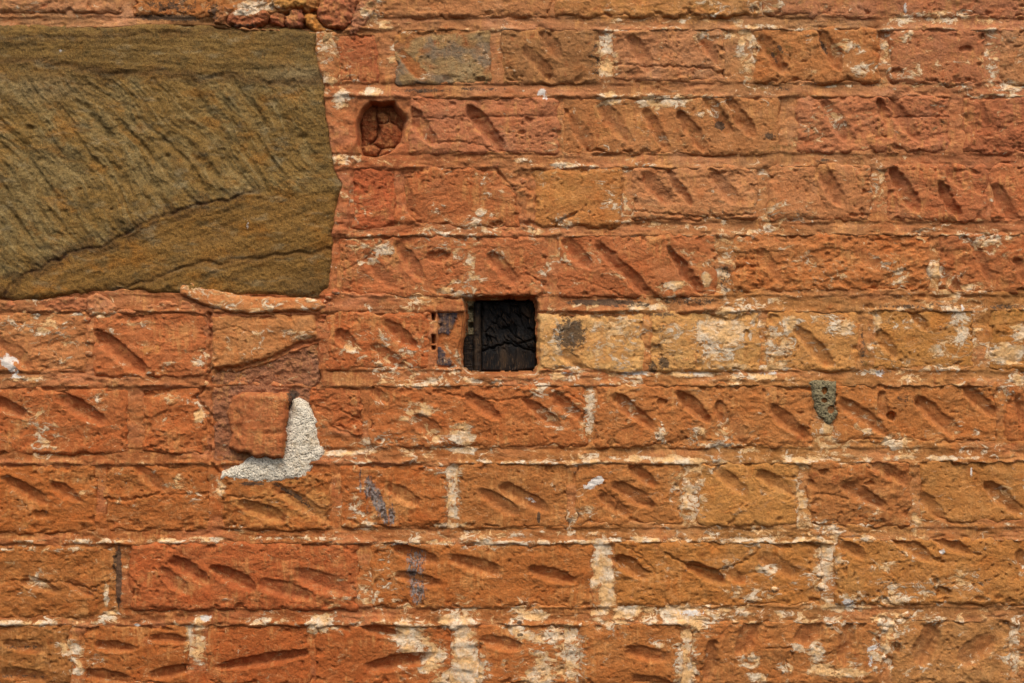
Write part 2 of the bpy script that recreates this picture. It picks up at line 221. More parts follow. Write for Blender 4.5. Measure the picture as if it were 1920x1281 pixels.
# ------------------------------------------------------------------ mesh from a height field
def make_mesh(name, X, Y, H, keep, skirt, material, parent, attrs=None, ymin=None):
    ny, nx = X.shape
    idx = -np.ones(ny * nx, np.int64)
    ci, cj = np.nonzero(keep)
    a = ci * nx + cj; b = a + 1; d = a + nx; c = d + 1
    used = np.unique(np.concatenate([a, b, c, d])); idx[used] = np.arange(len(used))
    faces = [np.stack([idx[a], idx[d], idx[c], idx[b]], 1)]
    Xf, Yf, Hf = X.ravel()[used], Y.ravel()[used], H.ravel()[used]
    src = used; nv = len(used)
    if skirt is not None:
        kp = np.pad(keep, 1)
        es = []
        for di, dj, p, q in ((-1, 0, b, a), (1, 0, d, c), (0, -1, a, d), (0, 1, c, b)):
            out = ~kp[ci + 1 + di, cj + 1 + dj]; es.append(np.stack([p[out], q[out]], 1))
        E = np.concatenate(es); bv = np.unique(E); low = -np.ones(ny * nx, np.int64); low[bv] = nv + np.arange(len(bv))
        faces.append(np.stack([idx[E[:, 0]], idx[E[:, 1]], low[E[:, 1]], low[E[:, 0]]], 1)[:, ::-1])
        Xf = np.concatenate([Xf, X.ravel()[bv]]); Yf = np.concatenate([Yf, Y.ravel()[bv]])
        Hf = np.concatenate([Hf, np.full(len(bv), -float(skirt))]); src = np.concatenate([src, bv])
    F = np.concatenate(faces).astype(np.int32)
    P = np.stack([(Xf - CX) * S, -Hf * S, Z0 + (CY - Yf) * S], 1).astype(np.float32)
    me = bpy.data.meshes.new(name)
    me.vertices.add(len(P)); me.vertices.foreach_set('co', P.ravel())
    me.loops.add(F.size); me.loops.foreach_set('vertex_index', F.ravel())
    me.polygons.add(len(F)); me.polygons.foreach_set('loop_start', np.arange(0, F.size, 4, dtype=np.int32))
    me.update(calc_edges=True)
    me.polygons.foreach_set('use_smooth', np.ones(len(F), bool))
    if attrs:
        for k, A in attrs.items():
            at = me.attributes.new(k, 'FLOAT_COLOR', 'POINT')
            at.data.foreach_set('color', A.reshape(-1, 4)[src].astype(np.float32).ravel())
    me.materials.append(material)
    o = bpy.data.objects.new(name, me); sc.collection.objects.link(o)
    if parent: o.parent = parent
    return o

# ------------------------------------------------------------------ materials
class NB:
    def __init__(s, name):
        s.m = bpy.data.materials.new(name); s.m.use_nodes = True; s.t = s.m.node_tree; s.t.nodes.clear()
        s.out = s.t.nodes.new('ShaderNodeOutputMaterial'); s.b = s.t.nodes.new('ShaderNodeBsdfPrincipled')
        s.t.links.new(s.b.outputs[0], s.out.inputs[0])
        s.pos = s.t.nodes.new('ShaderNodeNewGeometry').outputs['Position']
    def put(s, sock, v):
        if isinstance(v, bpy.types.NodeSocket): s.t.links.new(v, sock)
        elif hasattr(v, '__len__') and len(v) == 3 and len(sock.default_value) == 4: sock.default_value = (*v, 1)
        else: sock.default_value = v
    def noise(s, scale_px, detail=4, rough=.55, dist=0, stretch=None, rot=0, off=0, kind='FBM'):
        v = s.pos
        mp = s.t.nodes.new('ShaderNodeMapping'); s.t.links.new(v, mp.inputs[0])
        mp.inputs['Location'].default_value = (off, off * .7, off * 1.3)
        mp.inputs['Rotation'].default_value = (0, rot, 0)
        mp.inputs['Scale'].default_value = stretch or (1, 1, 1)
        n = s.t.nodes.new('ShaderNodeTexNoise'); s.t.links.new(mp.outputs[0], n.inputs['Vector'])
        n.inputs['Scale'].default_value = 1 / (scale_px * S); n.inputs['Detail'].default_value = detail
        n.inputs['Roughness'].default_value = rough; n.inputs['Distortion'].default_value = dist
        return n.outputs['Fac']
    def vor(s, scale_px, feature='F1', rand=1):
        n = s.t.nodes.new('ShaderNodeTexVoronoi'); n.feature = feature; s.t.links.new(s.pos, n.inputs['Vector'])
        n.inputs['Scale'].default_value = 1 / (scale_px * S); n.inputs['Randomness'].default_value = rand
        return n.outputs['Distance']
    def math(s, op, a, b=0.0, c=0.0):
        n = s.t.nodes.new('ShaderNodeMath'); n.operation = op
        for k, v in enumerate((a, b, c)): s.put(n.inputs[k], v)
        return n.outputs[0]
    def ramp(s, v, a, b, lo=0.0, hi=1.0):
        n = s.t.nodes.new('ShaderNodeMapRange'); n.interpolation_type = 'SMOOTHSTEP'
        s.put(n.inputs[0], v); n.inputs[1].default_value = a; n.inputs[2].default_value = b; n.inputs[3].default_value = lo; n.inputs[4].default_value = hi
        return n.outputs[0]
    def mix(s, f, a, b, mode='MIX'):
        n = s.t.nodes.new('ShaderNodeMix'); n.data_type = 'RGBA'; n.blend_type = mode; n.clamp_factor = True
        s.put(n.inputs[0], f); s.put(n.inputs[6], a); s.put(n.inputs[7], b)
        return n.outputs[2]
    def attr(s, name):
        n = s.t.nodes.new('ShaderNodeAttribute'); n.attribute_name = name
        sp = s.t.nodes.new('ShaderNodeSeparateColor'); s.t.links.new(n.outputs['Color'], sp.inputs[0])
        return n.outputs['Color'], sp.outputs[0], sp.outputs[1], sp.outputs[2], n.outputs['Alpha']
    def scale(s, col, f):
        n = s.t.nodes.new('ShaderNodeVectorMath'); n.operation = 'SCALE'; s.put(n.inputs[0], col); s.put(n.inputs[3], f); return n.outputs[0]
    def bump(s, h, dist_px, strength=1.0, prev=None):
        n = s.t.nodes.new('ShaderNodeBump'); n.inputs['Strength'].default_value = strength; n.inputs['Distance'].default_value = dist_px * S
        s.put(n.inputs['Height'], h)
        if prev: s.t.links.new(prev, n.inputs['Normal'])
        return n.outputs[0]
    def finish(s, col, nrm, rough=.92, spec=.25):
        s.put(s.b.inputs['Base Color'], col); s.t.links.new(nrm, s.b.inputs['Normal'])
        s.b.inputs['Roughness'].default_value = rough; s.b.inputs['Specular IOR Level'].default_value = spec
        return s.m

def masonry_material(name, grain=1.0, speck=1.0, off=0.0):
    n = NB(name)
    tint, _, _, _, _ = n.attr('tint'); _, lime, och, soot, spl = n.attr('stain'); _, blue, moss, _, _ = n.attr('paint')
    big = n.noise(48, 5, .6, .4, off=off); mid = n.noise(15, 5, .65, .6, off=off + 1); fine = n.noise(4.5, 4, .7, off=off + 2); hair = n.noise(2.0, 3, .7, off=off + 3)
    streak = n.noise(26, 5, .65, 1.0, (.55, 1, 1.7), .25, off + 4)
    v = n.math('MULTIPLY_ADD', n.math('SUBTRACT', mid, .5), .75, 1.0)
    v = n.math('MULTIPLY_ADD', n.math('SUBTRACT', fine, .5), .95 * speck, v)
    v = n.math('MULTIPLY_ADD', n.math('SUBTRACT', hair, .5), 1.0 * speck, v)
    v = n.math('MULTIPLY_ADD', n.math('SUBTRACT', streak, .5), .55, v)
    col = n.scale(tint, v)
    # natural drift of the clay: redder and yellower clouds
    col = n.mix(n.ramp(big, .52, .68, 0, .38), col, n.mix(1, col, (1.05, 1.34, 1.75), 'MULTIPLY'))
    col = n.mix(n.ramp(big, .48, .34, 0, .45), col, n.mix(1, col, (1.02, .76, .55), 'MULTIPLY'))
    col = n.mix(n.ramp(streak, .6, .72, 0, .30), col, lin((200, 142, 84)) * 1.0)
    runs = n.noise(12, 5, .6, .3, (1.7, 1, .22), 0, off + 21); dust = n.noise(75, 6, .62, .7, (1, 1, 1.3), 0, off + 22)
    col = n.mix(n.ramp(n.math('ADD', n.math('MULTIPLY', runs, .45), n.math('MULTIPLY', dust, .55)), .50, .66, 0, .62), col, n.scale(lin((210, 150, 86)), n.math('MULTIPLY_ADD', n.math('SUBTRACT', fine, .5), 1.2, .95)))
    col = n.mix(n.ramp(n.noise(22, 7, .75, .8, off=off + 23), .58, .68, 0, .55), col, lin((154, 74, 34)))
    col = n.mix(n.ramp(n.noise(8, 6, .8, .5, off=off + 24), .60, .72, 0, .55), col, lin((216, 150, 84)))
    col = n.mix(n.ramp(n.noise(10, 6, .8, .5, off=off + 25), .62, .72, 0, .6), col, lin((112, 58, 26)))
    # ochre bloom
    f = n.ramp(n.math('ADD', och, n.math('MULTIPLY', n.math('SUBTRACT', n.noise(20, 6, .7, .8, off=off + 6), .5), 2.4)), .38, .85)
    col = n.mix(n.math('MULTIPLY', f, .72), col, n.scale(n.mix(mid, lin((166, 96, 38)), lin((214, 158, 88))), n.math('MULTIPLY_ADD', fine, .7, .65)))
    # moss
    f = n.ramp(n.math('ADD', moss, n.math('MULTIPLY', n.math('SUBTRACT', n.noise(12, 6, .75, off=off + 7), .5), 2.2)), .40, .75)
    col = n.mix(n.math('MULTIPLY', f, .6), col, lin((92, 74, 30)))
    # lime: ragged edged films of old wash and mortar
    ln = n.noise(20, 8, .74, 1.0, (.8, 1, 1.25), 0, off + 8)
    lsum = n.math('ADD', n.math('MULTIPLY', lime, .84), n.math('MULTIPLY', n.math('SUBTRACT', ln, .5), 3.1))
    lf = n.ramp(lsum, .50, .60)
    lc = n.mix(n.ramp(n.noise(30, 4, .6, off=off + 9), .4, .62), lin((222, 176, 118)), lin((222, 200, 168)))
    lc = n.scale(lc, n.math('MULTIPLY_ADD', n.math('SUBTRACT', fine, .5), 1.0, n.math('MULTIPLY_ADD', n.math('SUBTRACT', mid, .5), .7, 1.0)))
    halo = n.ramp(lsum, .20, .55, 0, .42)
    col = n.mix(halo, col, lin((200, 142, 88)))
    thin = n.ramp(n.noise(5, 4, .7, off=off + 10), .33, .52, .45, .96)
    col = n.mix(n.math('MULTIPLY', lf, thin), col, lc)
    # soot and dark growth
    sf = n.ramp(n.math('ADD', soot, n.math('MULTIPLY', n.math('SUBTRACT', n.noise(9, 7, .78, .5, off=off + 11), .5), 2.2)), .45, .62)
    col = n.mix(n.math('MULTIPLY', sf, .85), col, n.mix(fine, lin((40, 34, 30)), lin((92, 76, 58))))
    # blue grey drips
    bf = n.ramp(n.math('ADD', blue, n.math('MULTIPLY', n.math('SUBTRACT', n.noise(8, 7, .8, .3, (1.9, 1, .55), 0, off + 12), .5), 3.0)), .62, .78)
    col = n.mix(n.math('MULTIPLY', bf, .9), col, n.mix(n.ramp(n.noise(6, 3, .6, off=off + 13), .4, .6), lin((62, 55, 50)), lin((144, 134, 126))))
    # white splashes
    pf = n.ramp(n.math('ADD', spl, n.math('MULTIPLY', n.math('SUBTRACT', n.noise(7, 6, .75, .6, off=off + 14), .5), 2.4)), .55, .70)
    col = n.mix(pf, col, lin((216, 204, 190)))
    # relief too fine for the mesh
    pit = n.ramp(n.vor(7.5), .10, .34)
    pitm = n.ramp(n.noise(26, 3, .6, off=off + 15), .5, .62)
    pit = n.math('SUBTRACT', 1.0, n.math('MULTIPLY', n.math('SUBTRACT', 1.0, pit), pitm))
    hgt = n.math('ADD', n.math('MULTIPLY', fine, 1.0), n.math('MULTIPLY', hair, .55))
    hgt = n.math('MULTIPLY_ADD', pit, .28, n.math('MULTIPLY_ADD', mid, .9, hgt))
    hgt = n.math('MULTIPLY_ADD', lf, .30, hgt)
    b1 = n.bump(hgt, 2.7 * grain, 1.0)
    return n.finish(col, b1)

M_brick = masonry_material('fired_clay_brick', 1.0, 1.0, 0)
M_mortar = masonry_material('lime_mortar', .85, .9, 2.2)
M_coarse = masonry_material('coarse_red_mortar', 1.7, 1.6, 4.1)

def stone_material():
    n = NB('olive_sandstone'); tint, *_ = n.attr('tint'); _, lime, och, soot, spl = n.attr('stain')
    g1 = n.noise(2.2, 3, .75, off=1); g2 = n.noise(5, 4, .7, off=2); st = n.noise(14, 6, .7, .5, (1.8, 1, .9), -.66, 3); mid = n.noise(30, 5, .65, .5, off=4)
    v = n.math('MULTIPLY_ADD', n.math('SUBTRACT', g1, .5), 2.8, 1.0)
    v = n.math('MULTIPLY_ADD', n.math('SUBTRACT', g2, .5), 1.2, v); v = n.math('MULTIPLY_ADD', n.math('SUBTRACT', st, .5), .8, v)
    col = n.scale(tint, v)
    col = n.mix(n.ramp(n.noise(11, 7, .75, .4, (1.5, 1, 1), -.66, 8), .53, .68, 0, .5), col, lin((136, 92, 34)))
    col = n.mix(n.ramp(n.noise(9, 7, .8, off=12), .62, .74, 0, .55), col, lin((52, 42, 28)))
    pf = n.ramp(n.math('ADD', spl, n.math('MULTIPLY', n.math('SUBTRACT', n.noise(7, 6, .75, off=14), .5), 2.4)), .55, .70)
    col = n.mix(pf, col, lin((190, 182, 170)))
    h = n.math('ADD', n.math('MULTIPLY', g2, 1.1), n.math('MULTIPLY', g1, .8)); h = n.math('MULTIPLY_ADD', st, 1.2, h)
    return n.finish(col, n.bump(h, 2.5))
M_stone = stone_material()

def cast_material(name, light, dark, grain_px, bump_px, speck):
    n = NB(name); a = n.noise(grain_px, 4, .8, off=1); b = n.noise(grain_px * 3.2, 4, .6, off=2); c = n.noise(grain_px * 8, 4, .6, off=3)
    col = n.mix(n.ramp(a, .50 - speck, .50), dark, light)
    col = n.mix(n.ramp(c, .5, .7, 0, .5), col, lin((200, 168, 122)))
    col = n.scale(col, n.math('MULTIPLY_ADD', b, .7, .65))
    v = n.ramp(n.vor(grain_px * 2.0), .05, .55)
    return n.finish(col, n.bump(n.math('ADD', n.math('MULTIPLY', a, 1.4), n.math('MULTIPLY', v, .9)), bump_px))
M_rough = cast_material('white_roughcast', lin((246, 232, 206)), lin((150, 132, 108)), 2.6, 2.8, .10)
M_cement = cast_material('grey_green_cement', lin((150, 136, 100)), lin((66, 58, 40)), 3.6, 4.0, .10)

def timber_material():
    n = NB('charred_timber'); _, gr, _, br, _ = n.attr('tint')
    g = n.noise(2.6, 5, .75, .3, (1.6, 1, .16), -.45, 1); g2 = n.noise(2.4, 4, .7, .2, (1.6, 1, .14), -.05, 4); p = n.noise(24, 4, .6, off=2); f = n.noise(3, 3, .7, off=3)
    gg = n.mix(gr, g, g2)
    col = n.mix(n.ramp(gg, .52, .72), lin((11, 9, 8)), lin((126, 98, 68)))
    col = n.mix(n.ramp(p, .38, .58, .92, .05), col, lin((17, 15, 14)))
    col = n.mix(br, col, n.scale(lin((104, 78, 50)), n.math('MULTIPLY_ADD', gg, 1.4, .3)))
    h = n.math('ADD', n.math('MULTIPLY', gg, 1.5), f)
    return n.finish(col, n.bump(h, 3.0), .8, .3)
M_timber = timber_material()

# ------------------------------------------------------------------ clay colours across the wall
ANCH = [(0,0,(176,112,72)),(480,0,(168,104,60)),(960,0,(170,102,62)),(1440,0,(172,110,68)),(1920,0,(172,100,68)),
        (700,330,(172,86,48)),(1000,330,(172,100,58)),(1440,330,(178,108,66)),(1920,330,(176,92,56)),
        (0,640,(176,100,58)),(500,640,(170,90,50)),(960,520,(178,92,50)),(1440,600,(178,106,54)),(1920,600,(176,104,52)),
        (0,930,(170,86,38)),(500,930,(168,84,38)),(960,930,(172,96,46)),(1440,930,(176,108,54)),(1920,900,(174,98,48)),
        (0,1280,(158,84,38)),(500,1280,(162,76,34)),(960,1280,(172,90,42)),(1440,1280,(170,98,50)),(1920,1280,(164,98,54))]
_A = np.array([(a[0], a[1]) for a in ANCH], float); _C = np.array([lin(a[2]) for a in ANCH])
def tone(X, Y):
    Xc, Yc = np.clip(X, -100, 2020), np.clip(Y, -60, 1340)
    W = np.zeros(X.shape + (len(ANCH),), np.float32)
    for k in range(len(ANCH)): W[..., k] = 1 / (((Xc - _A[k, 0]) / 1.3) ** 2 + (Yc - _A[k, 1]) ** 2 + 9000) ** 1.5
    W /= W.sum(-1, keepdims=True); return W @ _C
def stain_attrs(X, Y, T, extra=None, soot=0.0):
    e = extra or {}
    st = np.stack([blobs(X, Y, LIME) + e.get('lime', 0) + .15, blobs(X, Y, OCHRE, .78) + e.get('ochre', 0) + .10 * sstep(300, 1900, X) * sstep(300, 1000, Y),
                   np.maximum(blobs(X, Y, SOOT), e.get('soot', 0)), blobs(X, Y, SPLASH)], -1)
    pt = np.stack([np.maximum(blobs(X, Y, BLUE), e.get('blue', 0)), blobs(X, Y, MOSS), X * 0, X * 0 + 1], -1)
    tt = np.concatenate([T, np.ones(X.shape + (1,))], -1)
    return {'tint': tt, 'stain': st, 'paint': pt}

# ------------------------------------------------------------------ the wall
col_wall = bpy.data.objects.new('brick_wall', None); sc.collection.objects.link(col_wall)
col_wall['label'] = 'weathered orange brick wall with diagonal pick marks and one big sandstone block'
col_wall['category'] = 'wall'
XL, XR, YT, YB = -290, 2210, -214, 1436
BEDS = [(-120,-96),(33,54),(157,179),(290,313),(418,440),(556,581),(697,722),(842,867),(992,1016),(1142,1169),(1286,1308)]
SHAPES = []                                     # every outline that stands in the mortar

# box, dict(c=colour shift or absolute, z=how far proud, rough, warp ...)
R = []
def B(x0, y0, x1, y1, **k): R.append(((x0, y0, x1, y1), k))
def PB(pts, **k): R.append((pts, k))
# row 0
B(-60,-95,232,24,c=(178,112,78)); B(250,-95,452,30,c=(176,96,46),rough=.6,soot=.3)
B(697,-95,1034,34,c=(176,108,68)); B(1040,-95,1424,32,c=(172,108,62)); B(1430,-95,1704,31,c=(170,98,70),rough=.7); B(1727,-95,2030,33,c=(168,98,68))
# row 1
B(632,62,712,158,c=(166,78,48),rough=.7,warp=1.3); B(740,54,921,158,c=(148,108,72),rough=.35,grey=1); B(940,54,1126,158,c=(140,92,56),rough=.7)
B(1149,52,1364,153,c=(176,110,76),rough=1.2); B(1414,52,1651,157,c=(166,94,48)); B(1668,54,1848,158,c=(166,94,62),rough=.5); B(1876,54,2060,158,c=(172,112,72))
# row 2
B(766,181,1049,289,c=(178,102,72),rough=.7); B(1053,181,1462,291,c=(176,106,62),rough=.6); B(1491,180,1782,287,c=(170,94,64),rough=1.3); B(1804,180,2060,288,c=(160,84,54),rough=1.3)
# row 3
B(658,314,744,430,c=(166,74,42),warp=1.2); PB([(752,316),(880,312),(935,322),(948,345),(972,362),(978,400),(975,424),(860,430),(778,424),(756,400)],c=(176,92,52),rough=.8)
B(1000,313,1166,427,c=(172,104,52),rough=.5); B(1184,311,1420,412,c=(180,112,74),rough=1.1); B(1439,309,1633,413,c=(178,106,68),rough=.6,warp=1.2); B(1660,308,1852,416,c=(172,92,58)); B(1858,308,2080,416,c=(170,92,56))
# row 4
B(632,442,1029,557,c=(178,96,58),rough=.7); B(1047,439,1346,558,c=(178,92,54),rough=.7); B(1372,437,1744,547,c=(172,92,48),rough=1.6); B(1757,437,2070,550,c=(168,86,50),rough=1.2)
# row 5
B(-170,584,165,700,c=(174,104,62),rough=1.2); B(173,585,388,708,c=(176,90,50),rough=.9,warp=1.4)
PB([(397,592),(480,588),(590,590),(594,632),(560,643),(515,668),(450,688),(397,692)],c=(184,116,68),rough=.8,z=3)
B(612,584,808,694,c=(174,84,44),rough=.7,warp=1.2); B(814,580,882,696,c=(168,90,46),rough=.6,z=-9,flake=1,warp=.5)
B(1002,588,1209,698,c=(222,164,104),rough=.5); B(1218,584,1425,698,c=(206,146,88),rough=.8); B(1436,583,1612,698,c=(194,128,72),rough=.7); B(1636,580,1829,693,c=(176,114,56),rough=.5); B(1856,578,2060,694,c=(170,104,46))
# row 6
B(-150,728,242,852,c=(172,84,42),rough=.7); PB([(264,728),(380,722),(372,744),(388,775),(392,838),(380,852),(300,850),(266,845)],c=(170,84,42),rough=1.5)
PB([(584,726),(655,722),(682,730),(685,790),(680,826),(655,812),(620,800),(590,775),(580,752)],c=(166,84,46),rough=1.8)
B(690,720,1101,839,c=(174,90,46),rough=.8); B(1116,721,1526,840,c=(176,98,52),rough=1.0,warp=1.3); B(1561,719,1874,830,c=(176,98,50),rough=.8,warp=1.3); B(1884,719,2080,832,c=(168,84,42))
# row 7
B(-170,873,182,1002,c=(170,90,40)); B(194,872,394,997,c=(168,92,44),rough=1.0); B(414,884,622,995,c=(160,90,42),rough=1.2); B(637,872,838,990,c=(166,84,38),rough=.8)
B(857,867,1067,992,c=(166,96,50),rough=.6); B(1077,867,1281,986,c=(172,98,50)); B(1311,866,1498,987,c=(176,112,58),rough=.7); B(1515,864,1709,989,c=(166,92,50),rough=1.1); B(1722,862,2090,980,c=(170,106,54),rough=.6)
# row 8
B(-160,1022,222,1160,c=(152,88,42),rough=1.1); B(243,1018,671,1145,c=(162,76,40),rough=.8); B(693,1017,1112,1142,c=(172,92,42),rough=.6,warp=1.2)
B(1150,1014,1546,1138,c=(174,102,46),rough=1.0); B(1566,1009,2000,1135,c=(170,104,50),rough=.8,pit=1)
# row 9
B(-190,1172,134,1285,c=(150,90,44),rough=.9); B(155,1172,353,1286,c=(158,82,36),rough=.6); B(384,1170,582,1287,c=(160,76,34),rough=.5); B(588,1170,850,1286,c=(160,78,36),rough=.8)
B(893,1170,1062,1286,c=(168,90,44),rough=.6); B(1087,1166,1281,1286,c=(166,92,44),rough=.6); B(1297,1164,1658,1287,c=(168,96,50),rough=1.0); B(1674,1160,1898,1286,c=(166,108,62),rough=.9); B(1907,1160,2100,1286,c=(166,100,60))
# beyond the frame
def fill(y0, y1, xs):
    x = xs[0]; i = 0
    while x < xs[1] - 40:
        wd = (196, 404, 196)[(i + int(abs(y0))) % 3] + rnd.randint(-8, 8); e = min(x + wd, xs[1]); 
        if xs[1] - e < 90: e = xs[1]
        B(x, y0, e, y1, off=1); x = e + 20; i += 1
fill(-214,-121,(XL,XR)); fill(1308,1436,(XL,XR))
for (a, b, l, r) in ((-95,30,-78,2048),(54,157,None,2078),(181,289,None,2078),(313,416,None,2098),(440,550,None,2088),(583,697,-188,2078),(723,842,-168,2098),(868,990,-188,2108),(1017,1140,-178,2018),(1170,1286,-208,2118)):
    if l is not None: fill(a, b, (XL, l))
    fill(a, b, (r, XR))

def brick_height(X, Y, din, k, rg):
    ro = k.get('rough', 1.0); sd = rg.randint(0, 400)
    z = k.get('z', rg.uniform(-1.5, 2.5)); tx, ty = rg.uniform(-.012, .012), rg.uniform(-.02, .02)
    mx, my = X.mean(), Y.mean()
    h = z + (X - mx) * tx + (Y - my) * ty
    h = h + 2.6 * fbm(X / 120, Y / 60, 2, .5, sd)
    h = h + ro * (1.45 * terr(2.4 * fbm(X / 70 + Y / 160, Y / 38, 3, .55, sd + 3)) + 1.1 * fbm(X / 20, Y / 15, 3, .6, sd + 7))
    h = h + ro * 1.25 * terr(2.0 * fbm(X / 26 + Y / 50, Y / 17, 3, .6, sd + 5), .6) * sstep(-.15, .35, fbm(X / 60, Y / 60, 2, .5, sd + 8))
    h = h + .55 * per(X / 5 + sd, Y / 4.5)
    p = per(X / 7.5 + sd, Y / 7) ; dens = fbm(X / 50, Y / 50, 2, .5, sd + 9) + .25 * k.get('pit', 0)
    h = h - 3.2 * sstep(.50, .74, p + .25 * dens) * sstep(-.05, .3, dens) * (1 + .2 * k.get('pit', 0))
    gd, fl = gouge(X, Y)
    base = z + 2.6 * fbm(X / 120, Y / 60, 2, .5, sd)
    h = base + (h - base) * (1 - .72 * fl) + gd * 1.1 + cracks(X, Y)
    # worn arrises, broken here and there
    rr = 9 + 5 * fbm(X / 40, Y / 40, 2, .5, sd + 12)
    e = np.clip(1 - din / np.maximum(rr, 3), 0, 1)
    h = h - (5.0 + 3 * fbm(X / 50, Y / 50, 2, .5, sd + 19)) * e * e
    chip = sstep(.20, .5, fbm(X / 30, Y / 26, 3, .5, sd + 15)) * sstep(24, 5, din)
    h = h - 6 * chip
    h = np.where(din < 0, h + din * 3.0, h)
    return h, fl

for bi, (shape, k) in enumerate(R):
    rg = random.Random(100 + bi)
    pts = np.array(shape).reshape(-1, 2); x0, y0 = pts.min(0) - 8; x1, y1 = pts.max(0) + 8
    off = k.get('off') or x1 < -10 or x0 > 1930 or y1 < -5 or y0 > 1290
    st = 4 if off else 1.85
    xs = np.arange(x0, x1 + st, st); ys = np.arange(y0, y1 + st, st)
    X, Y = np.meshgrid(xs, ys); X = X.astype(np.float32); Y = Y.astype(np.float32)
    wp = k.get('warp', 1.0) * (1.05 + .6 * rg.random())
    din = outline(X, Y, shape, wp, bi)
    hs = -sd_poly(X + 2 * per(X / 12, Y / 12), Y + 2 * per(X / 12 + 9, Y / 12), HOLE)
    cut = np.full_like(X, 99.)
    if x0 < 1030 and x1 > 860 and y0 < 720 and y1 > 545: cut = np.minimum(cut, hs + 1)
    if x0 < 790 and x1 > 660 and y0 < 300 and y1 > 180: cut = np.minimum(cut, -sd_poly(X + 2.5 * per(X / 12, Y / 12), Y, CLAYH) + 1)
    SHAPES.append((shape, wp, bi))
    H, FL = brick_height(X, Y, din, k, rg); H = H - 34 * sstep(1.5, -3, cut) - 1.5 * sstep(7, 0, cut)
    din = np.minimum(din, cut + 3)
    keep = (np.maximum(np.maximum(din[:-1, :-1], din[1:, :-1]), np.maximum(din[:-1, 1:], din[1:, 1:])) > -1.0)
    T = tone(X, Y); c = k.get('c'); v = 1 + rg.uniform(-.07, .07)
    if c is not None: T = T * .38 + lin(c) * .62 if not k.get('grey') else T * 0 + lin(c)
    else: T = T * np.array([1, 1 + rg.uniform(-.12, .12), 1 + rg.uniform(-.2, .2)])
    T = T * v * HUE
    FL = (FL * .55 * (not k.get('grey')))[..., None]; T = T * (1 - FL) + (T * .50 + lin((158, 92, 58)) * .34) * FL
    ex = {}
    if k.get('grey'):
        g = .85 * sstep(-.05, .55, fbm(X / 60, Y / 40, 3, .6, 77) + .9 * sstep(835, 742, X) * sstep(125, 60, Y) + .6 * np.exp(-((Y - 56) / 10) ** 2) - .15)
        mk = gouge(X, Y)[1]
        g = np.maximum(g, mk)[..., None]
        T = T * (1 - g) + lin((160, 98, 52)) * g
        bl = sstep(.0, .3, fbm(X / 40, Y / 40, 2, .5, 99))[..., None] * (1 - g); T = T * (1 - bl * .6) + lin((120, 106, 92)) * bl * .5
    if k.get('flake'):
        d1 = sd_poly(X + 3 * per(X / 6, Y / 6), Y + 3 * per(X / 7 + 4, Y / 6), [(817,582),(860,579),(856,600),(848,612),(842,628),(818,624)])
        d2 = sd_poly(X + 3 * per(X / 6, Y / 6), Y + 3 * per(X / 7 + 4, Y / 6), [(822,646),(832,658),(836,670),(848,678),(846,688),(812,684),(812,668)])
        f = sstep(-.8, .8, np.maximum(d1, d2)); H = H + 2.5 * f; f = f[..., None]
        T = T * (1 - f) + lin((74, 62, 62)) * f
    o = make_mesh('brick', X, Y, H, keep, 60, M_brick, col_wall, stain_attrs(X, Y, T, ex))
    if k.get('grey'): o['label'] = 'overburnt grey brick with an orange gouge'
    if k.get('flake'): o['label'] = 'narrow recessed brick with blue black flakes'

# ------------------------------------------------------------------ sandstone block
STONE = [(-236,50),(0,46),(200,46),(330,40),(400,43),(460,52),(545,50),(598,60),(597,100),(604,130),(612,160),(614,200),(620,240),(629,290),(632,320),(645,348),(635,385),(628,420),(627,450),(623,520),(619,538),(596,560),(530,558),(470,556),(400,556),(340,555),(230,547),(180,551),(70,564),(0,565),(-236,560)]
X, Y = np.meshgrid(np.arange(-244, 656, 1.9), np.arange(30, 576, 1.9)); X = X.astype(np.float32); Y = Y.astype(np.float32)
din = sd_poly(X + 3 * fbm(X / 40, Y / 40, 3), Y + 3 * fbm(X / 40, Y / 40, 3, .5, 5), STONE)
V1 = [(-240,110),(0,116),(60,112),(130,124),(210,138),(300,134),(380,148),(440,144),(520,158),(610,150)]
V2 = [(-240,78),(0,76),(120,72),(250,66),(370,57),(470,60)]
V3 = [(12,556),(14,535),(35,520),(80,500),(130,476),(180,462),(222,448),(262,424),(310,402),(370,384),(430,374),(476,362)]
V4 = [(220,545),(300,520),(350,497),(420,492),(520,478),(620,470)]
wx, wy = X + 7 * per(X / 30, Y / 30), Y + 7 * per(X / 30 + 7, Y / 30)
d1, d2, d3, d4 = (seg_d(wx, wy, v) for v in (V1, V2, V3, V4))
yv3 = np.interp(X, [p[0] for p in V3[2:]], [p[1] for p in V3[2:]])
above3 = sstep(8, -8, wy - yv3); work = sstep(125, 165, wy) * sstep(630, 560, X) * np.maximum(above3, sstep(.1, 0, X) * 0)
below = 1 - above3
ang = math.radians(50); wv = 26 * fbm(X / 170, Y / 170, 2, .5, 3)
s = X * math.cos(ang) + Y * math.sin(ang); t = -X * math.sin(ang) + Y * math.cos(ang) + wv
n1 = fbm(t / 17, s / 150, 4, .6, 21); n2 = fbm(t / 7.5, s / 95, 3, .55, 23); n3 = fbm(X / 60, Y / 36, 3, .55, 25)
bedl = fbm((X + Y * .0) / 170, (Y + .33 * X * below) / 13, 4, .6, 27)
